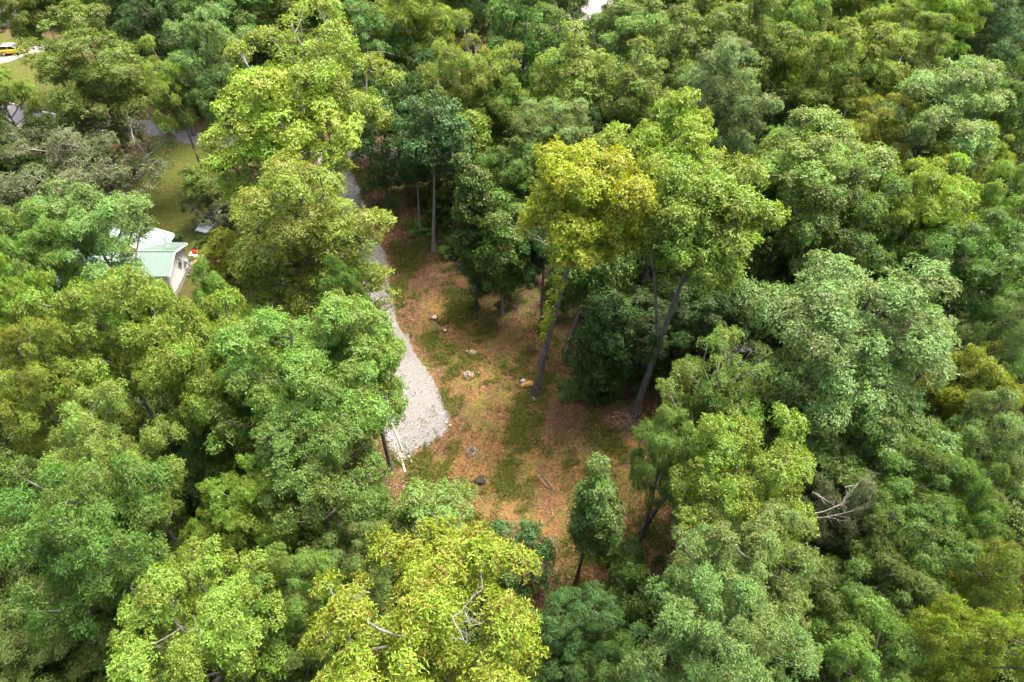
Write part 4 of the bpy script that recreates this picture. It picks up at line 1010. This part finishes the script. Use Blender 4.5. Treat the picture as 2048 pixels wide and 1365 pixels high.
# ---------------------------------------------------------------- green roofed house
def build_house():
    ROOF = plain('green_metal', (0.13, 0.185, 0.155), 0.45, 0.0, 0.12, 0.7, 0.4); ROOFR = plain('green_rib', (0.18, 0.25, 0.21), 0.35, 0, 0.05)
    WALL = plain('white_siding', (0.78, 0.79, 0.80), 0.6, var=0.04); TRIM = plain('white_trim', (0.82, 0.82, 0.8), 0.5, var=0.03)
    GLASS = plain('dark_glass', (0.06, 0.07, 0.075), 0.12, var=0.1, spec=0.6); STONE = plain('grey_block', (0.33, 0.31, 0.29), 0.9, var=0.3, scale=2, bump=0.4)
    METAL = plain('grey_pipe', (0.45, 0.45, 0.45), 0.4, 0.3); RUST = plain('rusty_flashing', (0.3, 0.12, 0.07), 0.8)
    X1, XM, XE = -36.0, -43.0, -38.0           # wing gable edge, main ridge, main eave
    Y0, YR, Y1 = 54.6, 57.4, 60.3              # wing eaves and ridge
    ZE, ZR, ZM = 3.15, 4.25, 5.25
    e = empty('house', (-40, 57.4, 0)); o = np.array([-40, 57.4, 0]); tag(e, 'white house with green ribbed metal roof among the trees at left', 'house')
    def P(x, y, z): return (x-o[0], y-o[1], z)
    wx = -36.5
    m = MB(); th = 0.2
    m.poly([P(wx, Y0+.4, .55), P(wx, Y1-.4, .55), P(wx, Y1-.4, ZE+.05), P(wx, YR, ZR-.12), P(wx, Y0+.4, ZE+.05)], -th) 
    m.build('gable_wall', WALL, e)
    m = MB(); m.box(P((wx+XE)/2-1, Y1-.5, 1.85), (abs(wx-XE)+1.6, .2, 2.6)); m.build('side_wall', WALL, e)
    m = MB(); m.box(P((wx+XE)/2-1, Y0+.5, 1.85), (abs(wx-XE)+1.6, .2, 2.6)); m.build('side_wall', WALL, e)
    m = MB(); m.box(P(XE-.6, 56.2, 1.85), (.2, 11.0, 2.5)); m.build('main_wall', WALL, e)
    m = MB(); m.box(P(XM-2, 61.4, 2.0), (9.0, .2, 2.9)); m.build('end_wall', WALL, e)
    m = MB(); m.box(P((wx+XE)/2-.9, (Y0+Y1)/2, .2), (abs(wx-XE)+1.9, Y1-Y0-.7, .72)); m.build('foundation', STONE, e, bevel=0.01)
    # roof sheets: each slope is a slab with its ribs as sub-parts
    def slope(a, b, c, d, n_rib, name='roof_slope', cut=None):
        """a-b along the ridge, d-c along the eave"""
        m = MB(); m.poly([P(*a), P(*d), P(*c), P(*b)], 0.06); s = m.build(name, ROOF, e)
        A, B, Cc, D = [np.array(P(*q)) for q in (a, b, c, d)]; nr = np.cross(B-A, D-A); nr = nr/np.linalg.norm(nr); nr = nr if nr[2] > 0 else -nr
        for i in range(n_rib):
            u = (i+.5)/n_rib; p = A*(1-u)+B*u+nr*.07; q = D*(1-u)+Cc*u+nr*.07
            r = MB(); dv = q-p; L = float(np.linalg.norm(dv)); sd = (B-A)/np.linalg.norm(B-A)
            r.loft([[p-sd*.035-nr*.03, p+sd*.035-nr*.03, p+sd*.018+nr*.035, p-sd*.018+nr*.035], [q-sd*.035-nr*.03, q+sd*.035-nr*.03, q+sd*.018+nr*.035, q-sd*.018+nr*.035]])
            r.build('rib', ROOFR, s)
        return s
    slope((-40.4, YR, ZR), (X1, YR, ZR), (X1, Y0, ZE), (-37.9, Y0, ZE), 14)
    slope((-40.4, YR, ZR), (X1, YR, ZR), (X1, Y1, ZE), (-37.9, Y1, ZE), 14)
    slope((XM, 50.2, ZM), (XM, 61.9, ZM), (XE, 61.9, ZE), (XE, 50.2, ZE), 26)
    slope((XM, 50.2, ZM), (XM, 61.9, ZM), (XM-5, 61.9, ZE), (XM-5, 50.2, ZE), 26)
    m = MB(); m.cyl(P(-40.4, YR, ZR+.09), P(X1, YR, ZR+.09), .09, .09, 8); m.build('ridge_cap', ROOFR, e)
    m = MB(); m.cyl(P(XM, 50.2, ZM+.09), P(XM, 61.9, ZM+.09), .09, .09, 8); m.build('ridge_cap', ROOFR, e)
    for (a, b) in (((X1+.02, YR, ZR-.06), (X1+.02, Y1, ZE-.06)), ((X1+.02, YR, ZR-.06), (X1+.02, Y0, ZE-.06))):
        m = MB(); a, b = np.array(P(*a)), np.array(P(*b)); m.loft([[a+q for q in ((0,0,-.11),(.05,0,-.11),(.05,0,.09),(0,0,.09))], [b+q for q in ((0,0,-.11),(.05,0,-.11),(.05,0,.09),(0,0,.09))]]); m.build('fascia', TRIM, e)
    m = MB(); m.box(P(XE+.03, 61.1, ZE-.04), (.06, 1.6, .18)); m.build('fascia', TRIM, e)
    m = MB(); a, b = np.array(P(XE, 61.93, ZE)), np.array(P(XM, 61.93, ZM)); m.loft([[a+np.array(q) for q in ((0,0,-.12),(0,.05,-.12),(0,.05,.07),(0,0,.07))], [b+np.array(q) for q in ((0,0,-.12),(0,.05,-.12),(0,.05,.07),(0,0,.07))]]); m.build('fascia', TRIM, e)
    # diamond window
    w = MB(); cy_, cz_, s_ = YR+.75, 2.1, .78
    w.poly([P(wx+.03, cy_-s_*.75, cz_), P(wx+.03, cy_, cz_-s_), P(wx+.03, cy_+s_*.75, cz_), P(wx+.03, cy_, cz_+s_)], .04); wf = w.build('window', TRIM, e)
    w = MB(); s_ = .66; w.poly([P(wx+.075, cy_-s_*.75, cz_), P(wx+.075, cy_, cz_-s_), P(wx+.075, cy_+s_*.75, cz_), P(wx+.075, cy_, cz_+s_)], .01); w.build('pane', GLASS, wf)
    m = MB(); m.cyl(P(wx+.12, Y1-.55, ZE-.1), P(wx+.12, Y1-.5, .5), .06, .06, 8); m.build('downspout', METAL, e)
    m = MB(); m.box(P(wx+.25, Y1-1.2, 1.5), (.3, .4, .5)); m.build('meter_box', METAL, e, bevel=.02)
    v = MB(); v.cyl(P(-37.5, 59.0, 3.5), P(-37.5, 59.0, 4.9), .045, .045, 8); vp = v.build('vent_pipe', METAL, e)
    v = MB(); v.cyl(P(-37.5, 59.0, 3.72), P(-37.5, 59.0, 3.86), .17, .1, 10); v.build('flashing', TRIM, vp)
    v = MB(); v.box(P(-40.3, YR+.15, ZR+.14), (.45, .3, .06)); v.build('patch', RUST, e)
build_house()
def low_bush(px, w, H, key, col, label):
    meshes = proto(key); pr = meshes[2]; p = at(px[0], px[1], H*.5); sx = w*.5*depth(p)/FOC/pr['R']; sz = H/pr['H']
    place('bush', meshes, g3(p, -.05), 1.0, (sx, sx, sz), col, 0.004, label, 'bush')
low_bush((354,483), 34, 1.9, 'shrubA', C_DARK, 'small dark bush behind the green roof\'s corner')
low_bush((405,480), 40, 1.0, 'shrubA', C_OLIVE, 'low weedy bush between the white car and the red cans')
low_bush((845,455), 60, 1.1, 'shrubA', (0.10, 0.17, 0.02), 'bright low bush at the drive\'s right edge under the slim trees')
low_bush((905,490), 70, 2.0, 'shrubA', C_GREEN, 'green bush at the foot of the thin dark trunk')
low_bush((1140,780), 60, 0.8, 'shrubA', (0.10, 0.17, 0.02), 'bright low bush behind the golden tree\'s trunk')
low_bush((1190,775), 80, 2.2, 'shrubA', (0.07, 0.13, 0.03), 'green bush at the foot of the dark drooping young tree')
low_bush((1250,1120), 90, 2.0, 'shrubA', C_GREEN, 'green bush below the dark leaning trunk')
low_bush((1215,1100), 60, 1.5, 'shrubA', C_YG, 'yellow green bush right of the lower leafy column')

# ---------------------------------------------------------------- cars
def build_car(loc, heading, paint, label, roofcol=None):
    PA = plain('car_paint', paint, 0.18, 0.0, 0.03, 1.0, 0.7); RF = plain('car_roof', roofcol or paint, 0.2, 0, 0.03, 1, 0.7)
    GL = plain('car_glass', (0.02, 0.025, 0.03), 0.06, 0, 0.1, 1, 0.8); BK = plain('car_trim', (0.02, 0.02, 0.02), 0.5); TY = plain('tyre', (0.025, 0.025, 0.025), 0.85); RI = plain('wheel_rim', (0.5, 0.5, 0.52), 0.3, 0.8); LI = plain('lamp', (0.75, 0.77, 0.8), 0.1, 0, 0.05); RED = plain('tail_lamp', (0.4, 0.02, 0.02), 0.2)
    e = empty('car', loc, heading); tag(e, label, 'car')
    def sec(x, hw, zb, zt, tuck): return [(x, -hw*.92, zb), (x, -hw, zb+.22), (x, -hw, zt-.16), (x, -hw*tuck, zt), (x, 0, zt+.035), (x, hw*tuck, zt), (x, hw, zt-.16), (x, hw, zb+.22), (x, hw*.92, zb)]
    m = MB(); m.loft([sec(2.18, .60, .30, .66, .8), sec(2.08, .78, .24, .78, .85), sec(1.75, .87, .2, .88, .88), sec(1.0, .90, .2, .97, .9), sec(.2, .90, .2, 1.0, .92), sec(-1.2, .90, .2, 1.02, .92), sec(-1.9, .87, .22, 1.0, .9), sec(-2.15, .76, .3, .92, .85)])
    b = m.build('body', PA, e, True, 0)
    sm = b.modifiers.new('sub', 'SUBSURF'); sm.levels = sm.render_levels = 1
    def cab(x, hw0, hw1, z0, z1): return [(x[0], -hw0, z0), (x[1], -hw1, z1), (x[1], hw1, z1), (x[0], hw0, z0)]
    m = MB(); m.loft([[(1.05,-.78,.95),(1.05,.78,.95),(-1.85,.78,.98),(-1.85,-.78,.98)], [(.25,-.64,1.46),(.25,.64,1.46),(-1.45,.64,1.48),(-1.45,-.64,1.48)]]); m.build('greenhouse', GL, e, bevel=.03)
    m = MB(); m.loft([[(.30,-.66,1.455),(.30,.66,1.455),(-1.48,.66,1.475),(-1.48,-.66,1.475)], [(.12,-.58,1.53),(.12,.58,1.53),(-1.3,.58,1.55),(-1.3,-.58,1.55)]]); m.build('roof', RF, e, bevel=.03)
    for s in (-1, 1):
        for (xa, xb) in ((1.03, .27), (-.45, -.45), (-1.83, -1.45)):
            m = MB(); m.cyl((xa if xa != -.45 else -.5, s*.785, .96), (xb, s*.655, 1.47), .04, .035, 6); m.build('pillar', PA, e)
        m = MB(); m.box((.85, s*.98, 1.03), (.12, .2, .13)); m.build('mirror', PA, e, bevel=.02)
        m = MB(); m.box((2.06, s*.58, .68), (.2, .3, .13), Matrix.Rotation(-.3*s, 3, 'Z')); m.build('headlight', LI, e, bevel=.03)
        m = MB(); m.box((-2.08, s*.62, .82), (.1, .26, .16)); m.build('tail_light', RED, e, bevel=.02)
        for x in (1.35, -1.35):
            m = MB(); m.cyl((x, s*.74, .32), (x, s*.93, .32), .33, .32, 20); w = m.build('wheel', TY, e)
            m = MB(); m.cyl((x, s*.925, .32), (x, s*.945, .32), .22, .2, 16); m.build('rim', RI, w)
    m = MB(); m.box((2.17, 0, .58), (.1, .9, .12)); m.build('grille', BK, e, bevel=.02)
    m = MB(); m.box((2.12, 0, .36), (.16, 1.25, .12)); m.build('bumper_intake', BK, e, bevel=.02)
build_car(g3((-36.2, 67.6)), math.atan2(-2.9, -1.15), (0.80, 0.81, 0.82), 'white car parked on the lawn half under foliage')
build_car(g3(at(30, 107), 0.05), R(8), (0.75, 0.50, 0.01), 'bright yellow car on the sandy drive in the upper left', (0.65, 0.66, 0.66))

# ---------------------------------------------------------------- table with cans beside the house
def build_yard():
    DECK = plain('deck_boards', (0.26, 0.20, 0.15), 0.9, var=0.25, bump=0.3); WHT = plain('white_tabletop', (0.76, 0.76, 0.75), 0.5, var=0.05); REDP = plain('red_plastic', (0.62, 0.03, 0.02), 0.35); BLK = plain('black_plastic', (0.02, 0.02, 0.022), 0.45); ORG = plain('orange_pot', (0.65, 0.30, 0.04), 0.5); BLU = plain('blue_tarp', (0.10, 0.15, 0.24), 0.5)
    LEGM = plain('grey_leg', (0.4, 0.4, 0.4), 0.4)
    d = empty('deck', g3((-35.1, 61.0))); tag(d, 'low plank deck under the white table beside the house', 'deck')
    for i in range(9):
        m = MB(); m.box((0, -.8+.2*i, .14), (3.3, .185, .04)); m.build('plank', DECK, d)
    for yy in (-.75, .75):
        m = MB(); m.box((0, yy, .06), (3.2, .1, .12)); m.build('joist', DECK, d)
    gz = float(gh(-35.1, 61.0))+.16
    t = empty('folding_table', (-35.9, 61.35, gz)); tag(t, 'white folding table crowded with red cans beside the house', 'table')
    m = MB(); m.box((0, 0, .72), (1.85, .72, .05)); m.build('table_top', WHT, t, bevel=.015)
    for sx in (-.8, .8):
        for sy in (-.28, .28): m = MB(); m.cyl((sx, sy, 0), (sx, sy, .7), .02, .02, 8); m.build('leg', LEGM, t)
    def can(x, y, z, s, mat, label):
        c = empty('fuel_can', (x, y, z), .3*s); tag(c, label, 'can', 'red cans by the house')
        m = MB(); k = 12; prof = [(.15, 0), (.17, .03), (.17, .24), (.13, .32), (.05, .35)]
        m.loft([[(r*s*math.cos(a*math.pi/6)*1.1, r*s*math.sin(a*math.pi/6)*.85, h*s) for a in range(k)] for r, h in prof]); m.build('body', mat, c, True)
        m = MB(); m.cyl((0, 0, .34*s), (.06*s, 0, .5*s), .035*s, .025*s, 8); m.build('spout', BLK, c)
        m = MB(); m.cyl((-.1*s, 0, .33*s), (-.02*s, 0, .45*s), .02*s, .02*s, 6); m.cyl((-.02*s, 0, .45*s), (.05*s, 0, .4*s), .02*s, .02*s, 6); m.build('handle', mat, c)
    can(-36.3, 61.4, gz+.745, 1.25, REDP, 'left red can on the white table'); can(-36.0, 61.35, gz+.745, 1.3, REDP, 'second red can from the left on the white table')
    can(-35.25, 61.4, gz+.745, 1.25, REDP, 'red can at the right end of the white table'); can(-34.2, 61.2, gz, 1.7, REDP, 'large red can standing on the deck right of the table')
    def tub(x, y, z, r, h, mat, label, name, cat):
        c = empty(name, (x, y, z)); tag(c, label, cat); m = MB(); k = 14
        m.loft([[(q*math.cos(a*2*math.pi/k), q*math.sin(a*2*math.pi/k), zz) for a in range(k)] for q, zz in ((r*.75, 0), (r, h), (r*.9, h), (r*.7, h*.25))]); m.build('body', mat, c, True)
        m = MB(); m.loft([[(q*math.cos(a*2*math.pi/k), q*math.sin(a*2*math.pi/k), zz) for a in range(k)] for q, zz in ((r*1.0, h-.03), (r*1.08, h-.02), (r*1.08, h+.02), (r*.98, h+.02))]); m.build('rim', mat, c)
    tub(-35.5, 61.9, gz, .28, .6, BLK, 'black tub behind the white table', 'tub', 'tub'); tub(-35.9, 60.5, gz, .26, .35, ORG, 'orange pot in front of the white table', 'plant_pot', 'pot')
    s = MB(); s.loft([[(-.5,-.3,0),(.5,-.3,0),(.5,.3,0),(-.5,.3,0)], [(-.45,-.25,.18),(.3,-.28,.3),(.45,.2,.2),(-.3,.25,.28)]]); o = s.build('tarp_bundle', BLU, None, bevel=.06); o.location = (-34.3, 60.7, gz); tag(o, 'dark blue bundle on the deck below the large red can', 'bundle')
    b = MB(); b.box((0, 0, .22), (1.3, .3, .05)); bo = empty('bench', (-35.0, 60.55, gz)); b.build('seat', WHT, bo, bevel=.01); tag(bo, 'narrow pale bench in front of the white table', 'bench')
    for sx in (-.55, .55): m = MB(); m.box((sx, 0, .1), (.06, .26, .2)); m.build('leg', LEGM, bo)
    rb = empty('garden_bed', g3((-35.6, 58.9))); tag(rb, 'timber edged garden bed in the grass below the deck', 'garden bed')
    for (x, y, lx, ly) in ((0, .55, 2.2, .1), (0, -.55, 2.2, .1), (-1.05, 0, .1, 1.0), (1.05, 0, .1, 1.0)): m = MB(); m.box((x, y, .1), (lx, ly, .2)); m.build('timber', DECK, rb, bevel=.01)
    SOIL = plain('bed_soil', (0.06, 0.045, 0.03), 0.95, var=0.4, scale=5, bump=0.6); m = MB(); m.box((0, 0, .06), (2.0, 1.0, .1)); m.build('soil', SOIL, rb)
build_yard()

# white house glimpsed behind the tall sage tree, and pale shed far off in the upper left
def far_house(px, z, label, dims, rot, wallc, roofc):
    W = plain('far_wall', wallc, 0.6, var=0.05); RR = plain('far_roof', roofc, 0.7, var=0.1); G = plain('far_glass', (0.05, 0.06, 0.07), 0.1)
    p = at(*px, z); e = empty('house', (p[0], p[1], 0), rot); tag(e, label, 'house'); w, d, h = dims
    m = MB(); m.box((0, 0, h/2), (w, d, h)); m.build('wall', W, e)
    for s in (-1, 1):
        m = MB(); m.poly([(-w/2-.4, s*(d/2+.5), h-.15), (w/2+.4, s*(d/2+.5), h-.15), (w/2+.4, 0, h+d*.28), (-w/2-.4, 0, h+d*.28)] if s < 0 else [(w/2+.4, (d/2+.5), h-.15), (-w/2-.4, (d/2+.5), h-.15), (-w/2-.4, 0, h+d*.28), (w/2+.4, 0, h+d*.28)], .12); m.build('roof_slope', RR, e)
    for i in range(3):
        f = MB(); f.box((-w/3+i*w/3, -d/2-.02, h*.55), (1.0, .08, 1.2)); fo = f.build('window', W, e); g_ = MB(); g_.box((-w/3+i*w/3, -d/2-.065, h*.55), (.8, .03, 1.0)); g_.build('pane', G, fo)
far_house((1352,175), 2.0, 'white house glimpsed in the gap left of the tall sage tree', (8, 6, 3.0), 0.4, (0.75, 0.75, 0.76), (0.5, 0.5, 0.52))
far_house((8,22), 1.5, 'pale house glimpsed through leaves in the upper left corner', (8, 6, 2.8), -0.3, (0.6, 0.57, 0.54), (0.35, 0.32, 0.31))
